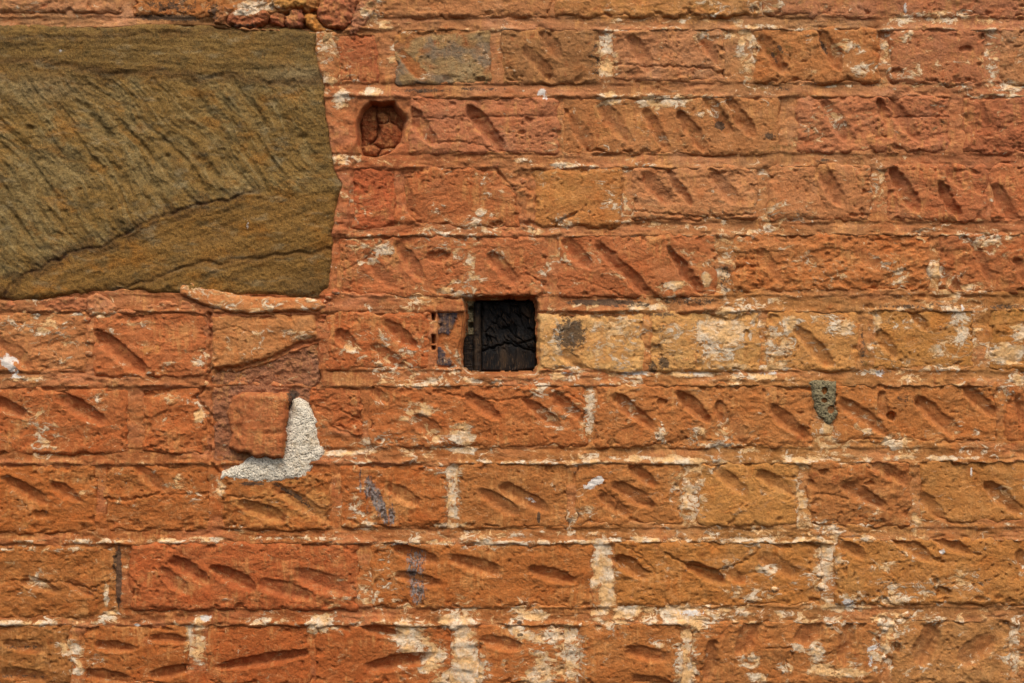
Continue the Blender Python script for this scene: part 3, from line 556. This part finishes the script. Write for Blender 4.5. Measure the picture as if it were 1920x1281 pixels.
H = 3 + 5 * fbm(X / 240, Y / 160, 2, .5, 28) + work * (3.0 * n1 * sstep(-.3, .4, fbm(X / 90, Y / 70, 2, .5, 37)) + 2.3 * n2 * sstep(-.35, .3, fbm(X / 60, Y / 50, 2, .5, 38)) + 2.4 * fbm(X / 50, Y / 34, 4, .6, 35) + 1.5 * terr(2.2 * fbm(t / 34, s / 60, 3, .6, 29))) + (1 - work) * (1.8 * bedl + 2.4 * n3) + 1.3 * terr(2.4 * fbm(X / 80, Y / 60, 3, .6, 31)) * (.5 + .5 * work)
H += .9 * per(X / 5, Y / 5) + 1.3 * fbm(X / 12, Y / 12, 3, .6, 33)
sg = random.Random(5)
for q in range(85):
    cx, cy = sg.uniform(-200, 600), sg.uniform(150, 430); L = sg.uniform(35, 95); a = math.radians(52 + sg.uniform(-9, 9)); wd = sg.uniform(5, 9)
    u = ((X - cx) * math.cos(a) + (Y - cy) * math.sin(a)) / L; v = ((X - cx) * math.sin(a) - (Y - cy) * math.cos(a) + 3 * per(X / 20, Y / 20)) / wd
    H -= sg.uniform(1.8, 4.6) * work * np.clip(1 - u * u, 0, 1) * np.where(v > 0, sstep(1.0, 0, v), sstep(-2.6, 0, v))
dd = sg
fade = sstep(-.3, .35, fbm(X / 60, Y / 60, 2, .5, 36))
H -= 2.6 * np.exp(-(d1 / 5) ** 2) * fade + 1.5 * np.exp(-(d2 / 4) ** 2) * fade + 3.0 * np.exp(-(d3 / 2.6) ** 2) * (.35 + .65 * fade) + 3.5 * np.exp(-(d4 / 4) ** 2)
H += 2.6 * above3 * sstep(110, 8, yv3 - wy) * (X > 10)
for x, y, r in ((151,355,3),(94,395,3),(168,352,2),(569,257,9),(210,393,3),(315,293,6),(60,240,5)):
    H -= 6 * np.exp(-((X - x) ** 2 + ((Y - y) * 1.5) ** 2) / r ** 2)
rr = 14; e = np.clip(1 - din / rr, 0, 1); H -= 11 * e * e + sstep(.1, .5, fbm(X / 28, Y / 28, 3, .5, 44)) * sstep(20, 3, din) * 6
H = np.where(din < 0, H + din * 3, H)
def mixc(T, c, f): f = np.clip(f, 0, 1)[..., None]; return T * (1 - f) + lin(c) * f
T = np.zeros(X.shape + (3,)) + lin((136, 104, 52))
T = mixc(T, (138, 114, 68), work * sstep(-.1, .4, fbm(t / 40, s / 120, 3, .6, 51) + .25 * sstep(260, 0, X)) * .9)
T = mixc(T, (160, 138, 92), work * sstep(.1, .6, n2) * .45); T = mixc(T, (92, 72, 40), work * sstep(.1, .6, -n2) * .45)
T = mixc(T, (132, 98, 48), (1 - work) * sstep(0, .5, bedl) * .5); T = mixc(T, (96, 74, 40), (1 - work) * sstep(0, .5, -bedl) * .5)
T = mixc(T, (146, 98, 38), sstep(.05, .5, fbm(X / 70 + 5, Y / 50, 4, .65, 53)) * .65 + .35 * below)
T = mixc(T, (128, 98, 50), (1 - work) * above3 * .6)
T = mixc(T, (146, 124, 84), .8 * np.exp(-((X - 560) / 70) ** 2 - ((Y - 140) / 18) ** 2) + .7 * np.exp(-((X - 90) / 70) ** 2 - ((Y - 165) / 22) ** 2))
T = mixc(T, (70, 44, 24), .75 * np.exp(-(d3 / 3.5) ** 2) * (.4 + .6 * fade) + .5 * np.exp(-((d3 - 9) / 9) ** 2) * (fbm(X / 30, Y / 30, 2) > -.1))
T = mixc(T, (82, 54, 28), .55 * np.exp(-(d1 / 8) ** 2) + .5 * np.exp(-(d2 / 7) ** 2) * sstep(.5, 0, fbm(X / 20, Y / 10, 3)) + .45 * np.exp(-(d4 / 8) ** 2))
T = mixc(T, (84, 70, 40), .5 * sstep(.05, .5, fbm(X / 46 + 9, Y / 26, 4, .65, 64)))
T = mixc(T, (146, 130, 96), .45 * sstep(.15, .6, fbm(X / 60 + 3, Y / 24, 4, .65, 66)))
T = mixc(T, (66, 54, 34), .5 * np.exp(-((X - 580) / 50) ** 2 - ((Y - 535) / 20) ** 2) + .4 * np.exp(-((X - 560) / 60) ** 2 - ((Y - 70) / 20) ** 2) + sstep(.3, .7, fbm(X / 90, Y / 30, 3, .6, 60)) * .35)
T = T * .9
st = np.stack([X * 0, X * 0, X * 0, blobs(X, Y, [(465,420,3,9,.6),(462,408,8,4,.5),(113,96,3,3,.7)])], -1)
keep = np.maximum(din[:-1, :-1], din[1:, 1:]) > -1
o = make_mesh('sandstone_block', X, Y, H, keep, 60, M_stone, col_wall, {'tint': np.concatenate([T, np.ones(X.shape + (1,))], -1), 'stain': st})
o['label'] = 'big olive brown sandstone block with diagonal tooling grooves'
SHAPES.append((STONE, .75, 900))

# ------------------------------------------------------------------ bed and joint mortar
XS = np.arange(XL, XR + 2, 2.0); YS = np.arange(YT, YB + 2, 2.0)
X, Y = np.meshgrid(XS, YS); X = X.astype(np.float32); Y = Y.astype(np.float32)
occ = np.full(X.shape, -99, np.float32)
for shape, wp, sd in SHAPES:
    pts = np.array(shape).reshape(-1, 2); x0, y0 = pts.min(0) - 12; x1, y1 = pts.max(0) + 12
    i0, i1 = np.searchsorted(YS, y0), np.searchsorted(YS, y1); j0, j1 = np.searchsorted(XS, x0), np.searchsorted(XS, x1)
    sub = np.s_[max(i0, 0):i1, max(j0, 0):j1]
    if sd == 900: d = sd_poly(X[sub] + 3 * fbm(X[sub] / 40, Y[sub] / 40, 3), Y[sub] + 3 * fbm(X[sub] / 40, Y[sub] / 40, 3, .5, 5), STONE)
    else: d = outline(X[sub], Y[sub], shape, wp, sd)
    occ[sub] = np.maximum(occ[sub], d)
H = np.full(X.shape, -3.0, np.float32); lip = np.zeros_like(X); inbed = np.zeros_like(X)
yw = Y + 5.5 * fbm(X / 70, Y / 200, 4, .6, 70)
lipn = sstep(-.25, .35, fbm(X / 45, Y / 60, 3, .6, 71))
for (a, b) in BEDS:
    f = (yw - a) / (b - a)
    ib = sstep(-.15, .05, f) * sstep(1.35, 1.1, f)
    prof = -5.6 + 5.2 * np.clip(f, 0, 1) ** 1.2
    H = H * (1 - ib) + prof * ib
    l = np.exp(-((f - 1.02) / .16) ** 2) * lipn; H += 3.6 * l; lip = np.maximum(lip, l); inbed = np.maximum(inbed, ib)
H -= 3.4 * np.exp(-((occ + 0) / 3.0) ** 2) * (1 - lip) * sstep(.0, .45, fbm(X / 30, Y / 30, 2, .5, 72))   # old shrinkage gap against the bricks
rough = 1.25 - .85 * inbed * sstep(-.1, .4, fbm(X / 200, Y / 80, 2, .5, 73) + .15)
H += rough * ((1.3 + 1.3 * inbed) * fbm(X / 24, Y / 16, 4, .62, 74) + 1.3 * inbed * terr(2.2 * fbm(X / 36, Y / 12, 3, .6, 76)) + .6 * (1 - inbed) * terr(2.2 * fbm(X / 16, Y / 22, 3, .6, 79))) + .4 * per(X / 60, Y / 3.5)
H += 3.2 * sstep(.0, .5, fbm(X / 110, Y / 50, 3, .5, 77))
H += .5 * cracks(X, Y) + .35 * gouge(X, Y)[0]
mask = lambda P: sstep(-3, 3, sd_poly(X + 4 * per(X / 14, Y / 14), Y + 4 * per(X / 14 + 3, Y / 14), P))
# mortar that hugs the sandstone at its right, and broken places
m = mask([(592,60),(632,60),(632,160),(668,175),(668,300),(660,312),(650,440),(622,440),(632,385),(640,348),(626,320),(612,240),(604,150),(594,120)]); H += m * (6.5 + 2.5 * fbm(X / 22, Y / 22, 3, .6, 80))
m = mask([(600,800),(690,800),(690,850),(600,850)]); H -= m * 3
m = mask([(396,700),(450,696),(515,676),(596,644),(600,720),(584,740),(584,840),(560,896),(430,898),(400,860)]); H -= m * 9
m = mask([(935,315),(1000,315),(1000,425),(978,425),(978,362),(950,345)]); H += m * (2 + 7 * fbm(X / 20, Y / 20, 3, .6, 81))
m = mask([(425,40),(700,-10),(640,60),(560,58),(430,50)]); H -= m * 18
m = mask([(740,1168),(860,1168),(900,1170),(895,1290),(840,1290),(800,1240)]); H += m * 4
dcl = sd_poly(X + 2.5 * per(X / 12, Y / 12), Y, CLAYH); H = np.where(dcl > -3, H - 40 * sstep(-2, 4 + 16 * sstep(725, 755, X), dcl) , H)
dh = sd_poly(X + 2 * per(X / 12, Y / 12), Y + 2 * per(X / 12 + 9, Y / 12), HOLE); H = np.where(dh > -2, H - 30 * sstep(-1.5, 4, dh), H)
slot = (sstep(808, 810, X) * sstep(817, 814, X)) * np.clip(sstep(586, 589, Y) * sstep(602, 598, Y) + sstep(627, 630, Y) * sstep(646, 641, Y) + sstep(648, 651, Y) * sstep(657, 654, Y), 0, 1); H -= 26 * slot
dead = (occ > 9) | (dh > 5)
keep = ~(dead[:-1, :-1] & dead[1:, :-1] & dead[:-1, 1:] & dead[1:, 1:])
H = H - 10 * sstep(4, 9, occ)
T = tone(X, Y) * np.array([.98, 1.04, 1.12]) * HUE
pk = sstep(-.2, .5, fbm(X / 150, Y / 40, 3, .5, 90))[..., None]
T = T * (1 - .35 * pk) + lin((176, 112, 78)) * .35 * pk
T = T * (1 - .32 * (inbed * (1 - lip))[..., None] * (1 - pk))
right = sstep(500, 1500, X) * .5 + .5 * sstep(500, 1000, Y)
ex = {'lime': np.clip(.5 * lip * (.35 + .65 * right) * sstep(-.35, .35, fbm(X / 160, Y / 200, 3, .6, 95)) + .14 * right, 0, 1)}
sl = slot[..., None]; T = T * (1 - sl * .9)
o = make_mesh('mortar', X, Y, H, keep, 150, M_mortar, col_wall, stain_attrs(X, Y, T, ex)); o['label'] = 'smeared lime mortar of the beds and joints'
del X, Y, H, occ, T, lip, inbed, ex

# ------------------------------------------------------------------ single pieces with an outline of their own
def piece(name, P, hfun, mat, c=None, warp=1.0, seed=0, step=1.9, skirt=30, parent=col_wall, label=None, extra=None, tfun=None):
    p = np.array(P); x0, y0 = p.min(0) - 8; x1, y1 = p.max(0) + 8
    X, Y = np.meshgrid(np.arange(x0, x1 + step, step), np.arange(y0, y1 + step, step)); X = X.astype(np.float32); Y = Y.astype(np.float32)
    d = sd_poly(X + warp * 3.2 * fbm(X / 16, Y / 16, 3, .6, seed), Y + warp * 3.2 * fbm(X / 16, Y / 16, 3, .6, seed + 9), P)
    H = hfun(X, Y, d); H = np.where(d < 0, H + d * 3, H)
    T = np.zeros(X.shape + (3,)) + (lin(c) if c is not None else 0)
    if tfun: T = tfun(X, Y, d, T)
    keep = np.maximum(np.maximum(d[:-1, :-1], d[1:, :-1]), np.maximum(d[:-1, 1:], d[1:, 1:])) > -1
    o = make_mesh(name, X, Y, H, keep, skirt, mat, parent, stain_attrs(X, Y, T, extra))
    if label: o['label'] = label
    return o
def dome(z, hgt, r, a=1.5, sc_=14, sd=0, edge=4):
    def f(X, Y, d):
        e = np.clip(1 - d / r, 0, 1)
        return z + hgt * np.sqrt(np.clip(1 - e * e, 0, 1)) + a * fbm(X / sc_, Y / sc_, 4, .6, sd) + .5 * a * terr(2 * fbm(X / sc_ / 1.6, Y / sc_, 3, .6, sd + 4))
    return f
def flat(z, a=1.5, sc_=14, sd=0, r=6, edge=5, slope=0, curl=0):
    def f(X, Y, d):
        e = np.clip(1 - d / r, 0, 1); my = Y.mean()
        return z + slope * (Y - my) + a * fbm(X / sc_, Y / sc_, 4, .65, sd) + .7 * a * terr(2.2 * fbm(X / sc_ / 1.5, Y / sc_, 3, .6, sd + 4)) - edge * e * e + cracks(X, Y) * .9
    return f
# coarse mortar where a brick has fallen out
piece('mortar_patch', [(392,700),(450,694),(515,672),(560,648),(596,642),(604,655),(600,720),(584,730),(582,760),(600,840),(560,900),(430,902),(404,880),(396,860),(397,800),(388,770),(372,745),(384,722)],
      flat(-7, 3.2, 18, 200, 6, 3), M_coarse, (160, 104, 70), 1.4, 201, label='coarse reddish mortar in the gap of a missing brick')
# broken stub of brick
def stub(X, Y, d):
    h = 20 + .02 * (X - 480) + 2.0 * fbm(X / 60, Y / 60, 3, .6, 210) + 1.0 * terr(2.2 * fbm(X / 30, Y / 24, 3, .6, 211)) + .8 * fbm(X / 8, Y / 8, 3)
    h -= 12 * sstep(462, 440, X + 5 * per(X / 14, Y / 14)) + 3.5 * np.exp(-((seg_d(X, Y, [(500,738),(520,742),(540,741)])) / 4) ** 2)
    h -= 3 * np.exp(-(((X - 510) / 22) ** 2 + ((Y - 812) / 5) ** 2))
    e = np.clip(1 - d / 6, 0, 1); return h - 6 * e * e
piece('brick', [(430,760),(437,746),(456,737),(480,739),(502,736),(520,740),(541,737),(545,750),(539,765),(538,782),(534,800),(536,822),(531,857),(512,858),(500,854),(484,856),(466,846),(444,846),(429,838),(436,812),(430,792),(426,775)], stub, M_brick, (170, 98, 54), .8, 213, skirt=50, label='broken brick stub standing proud of the mortar')
piece('roughcast_patch', [(546,752),(560,746),(574,756),(584,770),(592,790),(594,815),(599,838),(606,846),(602,862),(586,876),(574,896),(560,900),(510,903),(472,906),(440,902),(412,897),(418,885),(446,874),(470,858),(486,850),(528,852),(534,830),(537,790)],
      flat(3.0, 1.1, 9, 220, 14, 4.5), M_rough, (200, 190, 170), 1.2, 221, label='white roughcast mortar around the broken brick')
piece('mortar_patch', [(538,742),(545,736),(552,742),(553,760),(545,768),(540,780),(538,760)], flat(-1, 1.5, 8, 224), M_coarse, (78, 66, 60), .8, 225)
# cement plug with three holes
def plug(X, Y, d):
    h = 4.5 + 2.0 * fbm(X / 9, Y / 9, 4, .7, 230) - 4 * np.clip(1 - d / 6, 0, 1) ** 2
    for x, y, rx, ry in ((1546,733,4.2,5.5),(1545.5,751,4,3.6),(1558,768.5,5.5,6)):
        h = h - 32 * sstep(1.7, .7, ((X + 1.5 * per(X / 4, Y / 4) - x) / rx) ** 2 + ((Y - y) / ry) ** 2)
    return h
piece('cement_plug', [(1515,716),(1530,714),(1545,712),(1568,717),(1567,730),(1567,748),(1564,765),(1570,774),(1566,785),(1556,796),(1550,794),(1538,782),(1533,774),(1528,765),(1526,745),(1522,730)], plug, M_cement, (150, 140, 100), .9, 231, step=1.3, label='grey green cement plug with three small holes')
# mortar lip under the sandstone
def lipf(X, Y, d):
    ly = np.interp(X, [338, 400, 460, 520, 606], [552, 566, 574, 577, 577])
    h = 3 + 5.5 * sstep(-34, 2, Y - ly) + 2.6 * fbm(X / 26, Y / 14, 4, .55, 240) + .5 * per(X / 5, Y / 4)
    e = np.clip(1 - d / 5, 0, 1); return h - 4 * e * e
piece('mortar_lip', [(338,536),(343,528),(360,526),(372,534),(398,541),(430,550),(462,557),(500,558),(536,560),(575,559),(600,564),(608,572),(600,582),(560,583),(515,585),(470,588),(430,584),(395,575),(362,562),(340,550)], lipf, M_mortar, (186, 118, 66), 1.0, 241,
      extra={'lime': .35}, label='curled lip of smooth mortar under the sandstone block')
piece('mortar_lip', [(338,560),(380,572),(430,585),(500,588),(600,584),(604,592),(520,594),(455,597),(420,602),(398,600),(388,596),(370,588),(338,580)], flat(1, 2, 16, 244, 4, 5), M_mortar, (176, 106, 62), 1.2, 245)
piece('mortar_lip', [(160,562),(178,548),(200,560),(228,576),(255,574),(320,562),(338,574),(300,586),(200,592),(168,592)], flat(2, 2.6, 14, 246, 5, 5), M_mortar, (178, 114, 72), 1.3, 247, extra={'lime': .15})
piece('mortar_lip', [(-200,566),(30,563),(56,566),(52,578),(0,584),(-200,586)], flat(0, 2.6, 14, 248, 5, 5), M_mortar, (160, 104, 60), 1.3, 249)
piece('mortar_lip', [(60,568),(120,553),(160,560),(166,582),(120,588),(66,586)], flat(1, 3, 12, 250, 5, 5), M_mortar, (170, 104, 64), 1.3, 251)
# rubble packed over the sandstone
RUB = [([(388,24),(400,30),(404,44),(430,48),(424,34),(440,18),(420,10),(396,14)],(150,96,56),3,5,6),
 ([(425,36),(432,22),(448,14),(470,10),(492,14),(503,24),(502,36),(490,46),(470,51),(445,50),(430,46)],(160,92,56),-2,12,14),
 ([(503,26),(516,20),(530,24),(533,36),(530,45),(508,44)],(164,90,58),-7,7,9),
 ([(534,32),(542,20),(554,15),(565,20),(570,32),(564,44),(554,52),(542,50),(534,44)],(150,88,60),-5,10,11),
 ([(566,32),(574,25),(590,26),(596,38),(610,52),(626,58),(610,60),(588,56),(574,44)],(186,122,54),-6,8,10),
 ([(504,12),(512,-20),(570,-26),(574,4),(568,12),(545,12),(522,15)],(190,134,66),2,8,6),
 ([(574,-20),(606,-24),(602,0),(594,16),(578,22),(566,18),(572,4)],(178,118,62),-3,8,8),
 ([(594,18),(606,0),(620,-16),(660,-20),(672,0),(662,24),(656,44),(640,52),(616,50),(600,40)],(168,98,62),0,13,20),
 ([(658,44),(662,20),(680,2),(700,-4),(704,16),(690,36),(680,52),(668,64),(656,62)],(172,112,76),1,6,6),
 ([(596,64),(612,58),(626,62),(630,76),(622,84),(606,80)],(160,128,84),0,9,9),
 ([(600,80),(622,84),(630,100),(630,130),(624,150),(612,156),(606,140),(602,110)],(196,146,94),-1,5,6),
 ([(455,-30),(500,-30),(500,6),(480,14),(455,16)],(176,120,80),0,6,6)]
for i, (P, c, z, hg, r) in enumerate(RUB):
    piece('rubble_stone' if i != 10 else 'mortar_patch', P, dome(z - 1, hg * .6, r * .55, 4.6, 13, 260 + i), M_brick if i not in (4, 5) else M_mortar, c, 1.7, 300 + i, skirt=60, extra={'soot': .22} if i in (0, 1) else None)
# small lumps scattered in the joints
LUMPS = [(628,548,8),(616,556,10),(606,566,7),(620,572,8),(607,590,7),(604,602,6),(20,572,10),(46,584,9),(70,590,7),(160,600,9),(170,618,7),(168,640,8),(166,664,9),(1255,1172,0),(1648,1168,12),(600,1172,13),(852,1172,16),(1660,1180,9),(1700,1155,10),(1452,1105,9),(770,1108,0),(400,610,10),(1310,131,4),(836,440,10),(820,446,7),(980,340,9),(968,352,8),(1385,1150,6),(1520,838,6),(1096,850,6),(254,1170,6),(1768,1034,4),(930,310,9),(1180,1120,9),(385,720,8),(1658,1232,7),(1540,1100,9),(1538,1078,8)]
for i, (x, y, r) in enumerate(LUMPS):
    if not r: continue
    rg = random.Random(i); P = [(x + r * rg.uniform(.75, 1.2) * math.cos(a * math.pi / 4), y + r * .8 * rg.uniform(.75, 1.2) * math.sin(a * math.pi / 4)) for a in range(8)]
    tc = tone(np.array([[float(x)]]), np.array([[float(y)]]))[0, 0]
    def tf(X, Y, d, T, tc=tc): return T + tc * np.array([1.03, 1.15, 1.3])
    piece('mortar_lump', P, dome(-5, r * .75, r * .9, 1.2, 8, 340 + i), M_mortar, None, .7, 380 + i, step=1.7, skirt=20, tfun=tf, extra={'lime': .3})

# ------------------------------------------------------------------ cavity walls behind the square hole
def tube(name, P, z0, z1, grow, colr, mat, parent):
    c = np.mean(P, 0); n = len(P); pts = []
    for (x, y) in P:
        v = np.array((x, y)) - c; v = v / np.linalg.norm(v) * grow; pts.append((x + v[0], y + v[1]))
    vs, fs = [], []; K = 9
    for k in range(K):
        z = z0 + (z1 - z0) * k / (K - 1)
        for i, (x, y) in enumerate(pts):
            j = 2.5 * math.sin(i * 2.3 + k * 1.7); vs.append(((x + j - CX) * S, -z * S, Z0 + (CY - y - j) * S))
    for k in range(K - 1):
        for i in range(n):
            a, b = k * n + i, k * n + (i + 1) % n; fs.append((a, b, b + n, a + n))
    fs.append(tuple(range((K - 1) * n, K * n)))
    me = bpy.data.meshes.new(name); me.from_pydata(vs, [], fs); me.update()
    for at, val in (('tint', (*lin(colr), 1)), ('stain', (.1, 0, .55, 0)), ('paint', (0, 0, 0, 1))):
        A = me.attributes.new(at, 'FLOAT_COLOR', 'POINT'); A.data.foreach_set('color', np.tile(val, len(vs)).astype(np.float32))
    me.materials.append(mat); o = bpy.data.objects.new(name, me); sc.collection.objects.link(o); o.parent = parent
    return o
o = tube('hole_lining', HOLE, -8, -148, 4, (84, 58, 38), M_mortar, col_wall); o['label'] = 'sooty sides of the square beam hole'
# the body of the wall behind the facing
import bmesh
bm = bmesh.new(); bmesh.ops.create_cube(bm, size=1)
for v in bm.verts:
    v.co.x = ((XL if v.co.x < 0 else XR) - CX) * S; v.co.y = (150 if v.co.y < 0 else 520) * S; v.co.z = Z0 + (CY - (YB if v.co.z < 0 else YT)) * S
me = bpy.data.meshes.new('wall_core'); bm.to_mesh(me); bm.free(); me.materials.append(M_mortar)
for at, val in (('tint', (*lin((150, 90, 56)), 1)), ('stain', (.1, 0, 0, 0)), ('paint', (0, 0, 0, 1))):
    A = me.attributes.new(at, 'FLOAT_COLOR', 'POINT'); A.data.foreach_set('color', np.tile(val, 8).astype(np.float32))
o = bpy.data.objects.new('wall_core', me); sc.collection.objects.link(o); o.parent = col_wall

# ------------------------------------------------------------------ charred timber in the hole
def thing(name, label, cat, px, py, depth):
    t = bpy.data.objects.new(name, None); sc.collection.objects.link(t); t['label'] = label; t['category'] = cat; return t
tb = thing('charred_timber', 'cracked black end grain of a charred timber filling the square hole', 'timber', 950, 700, -60)
def vor_cells(x, y, sd):
    xi, yi = np.floor(x).astype(int), np.floor(y).astype(int); f1 = np.full(x.shape, 9.); f2 = np.full(x.shape, 9.); cid = np.zeros(x.shape)
    for a in (-1, 0, 1):
        for b in (-1, 0, 1):
            h = _perm[(_perm[(xi + a + sd) & 1023] + ((yi + b) & 1023)) & 1023]
            px = xi + a + .15 + .7 * (h / 1023.); py = yi + b + .15 + .7 * (_perm[h] / 1023.)
            d = np.hypot(px - x, py - y); nw = d < f1
            f2 = np.where(nw, f1, np.minimum(f2, d)); cid = np.where(nw, h, cid); f1 = np.minimum(f1, d)
    return f1, f2, cid
def beam(X, Y, d):
    a = math.radians(58); u = X * math.cos(a) + Y * math.sin(a); v = -X * math.sin(a) + Y * math.cos(a)
    f1, f2, cid = vor_cells(u / 27 + .3 * per(X / 20, Y / 20), v / 13, 5); crack = sstep(.16, .0, f2 - f1) * sstep(-.3, .25, fbm(X / 22, Y / 22, 2, .5, 403))
    up = sstep(668, 640, Y + 6 * per(X / 18, Y / 30))
    g2 = sstep(.22, .0, np.abs(fbm(X / 14, Y / 120, 2, .5, 400)))
    h = -40 - up * (9 * crack - 6 * (cid / 1023 - .5) * 1.6) - (1 - up) * 2.5 * g2 + 2.2 * fbm(v / 3.2, u / 40, 2, .6, 401) * up + 1.2 * fbm(X / 3, Y / 40, 2, .6, 402) * (1 - up)
    cd = seg_d(X + 3 * per(X / 9, Y / 9), Y + 3 * per(X / 9 + 2, Y / 9), [(905,658),(925,652),(945,644),(975,650),(990,655),(1003,660)]); h -= 9 * np.exp(-(cd / 2.2) ** 2)
    cd = seg_d(X, Y, [(953,632),(968,646),(1004,636)]); h -= 7 * np.exp(-(cd / 1.8) ** 2)
    h -= 10 * np.exp(-(((X - 948) / 20) ** 2 + ((Y - 622) / 12) ** 2)); 
    e = np.clip(1 - d / 5, 0, 1); return h - 8 * e * e
def beam_t(X, Y, d, T):
    up = sstep(668, 640, Y); br = .75 * np.exp(-((X - 945) / 7) ** 2 - ((Y - 672) / 18) ** 2) + .3 * np.exp(-((X - 975) / 9) ** 2 - ((Y - 678) / 18) ** 2) + .3 * np.exp(-((X - 990) / 10) ** 2 - ((Y - 590) / 12) ** 2)
    br = br * .6 + .10 * sstep(0, .5, fbm(X / 14, Y / 26, 3, .6, 410))
    T = np.zeros(X.shape + (3,)); T[..., 0] = 1 - up; T[..., 1] = 1 - up; T[..., 2] = br; return T
# the attribute's green channel steers the grain direction, its blue channel the unburnt wood
def timber_mat_attr(): pass
piece('beam_end', [(903,567),(1002,566),(1004,580),(1005,694),(960,699),(902,697)], beam, M_timber, None, .4, 420, 1.2, 146, tb, tfun=beam_t)
def bar_t(g, b):
    def f(X, Y, d, T): T = np.zeros(X.shape + (3,)); T[..., 0] = 1; T[..., 1] = g; T[..., 2] = b * (.5 + fbm(X / 6, Y / 20, 3, .6, 430)) * sstep(575, 640, Y) + (.25 * np.exp(-((Y - 602) / 10) ** 2)); return T
    return f
piece('side_board', [(889,568),(899,567),(900,640),(900,697),(889,698),(888,640)], flat(-32, 1.4, 9, 440, 4, 6), M_timber, None, .4, 441, 1.2, 140, tb, tfun=bar_t(1, .5))
def blk(X, Y, d): return -38 + 1.6 * per(X / 30, Y / 2.6) + 1.2 * fbm(X / 8, Y / 8, 3, .6, 450) - 5 * np.clip(1 - d / 4, 0, 1) ** 2
piece('wood_block', [(866,632),(886,628),(887,697),(868,698)], blk, M_timber, None, .4, 451, 1.2, 140, tb, tfun=bar_t(1, .15))
piece('wood_block', [(864,560),(886,562),(886,626),(866,630)], lambda X, Y, d: -40 + 1.5 * fbm(X / 12, Y / 12, 3, .6, 455) - 22 * (np.exp(-(((X - 882) / 5) ** 2 + ((Y - 579) / 5) ** 2) ** 2) + np.exp(-(((X - 882) / 5) ** 2 + ((Y - 610) / 5) ** 2) ** 2)), M_cement, None, .3, 456, 1.2, 140, tb, label='dull green grey stone packing behind the board')

# ------------------------------------------------------------------ clay clods in the round hole
cp = thing('clay_plug', 'cracked dark red clay plug in the rounded hole beside the sandstone block', 'clay plug', 715, 290, -40)
def clod(z, sd):
    def f(X, Y, d):
        e = np.clip(1 - d / 9, 0, 1)
        return z - 8 - 7 * e ** 3 + 4.5 * fbm(X / 18, Y / 22, 3, .6, sd) + 2 * terr(1.8 * fbm(X / 16, Y / 16, 3, .6, sd + 3)) + .7 * per(X / 4, Y / 4)
    return f
for i, (P, z) in enumerate((([(672,196),(700,190),(706,214),(704,240),(706,250),(696,262),(686,270),(674,272)],-24),
        ([(705,210),(713,206),(723,211),(726,222),(718,230),(707,227)],-17),
        ([(700,192),(745,194),(760,218),(758,250),(745,236),(728,226),(727,212),(714,205),(705,208)],-27),
        ([(708,230),(720,228),(728,226),(742,234),(754,250),(754,262),(742,272),(722,276),(708,274),(698,266),(708,254),(712,244)],-15),
        ([(674,273),(688,270),(700,268),(712,276),(704,290),(676,290)],-13),([(714,278),(744,274),(762,256),(766,262),(750,280),(726,292),(708,292)],-12))):
    piece('clay_clod', P, clod(z, 500 + i * 5), M_coarse, (142, 76, 40), .5, 520 + i, 1.5, 46, cp)
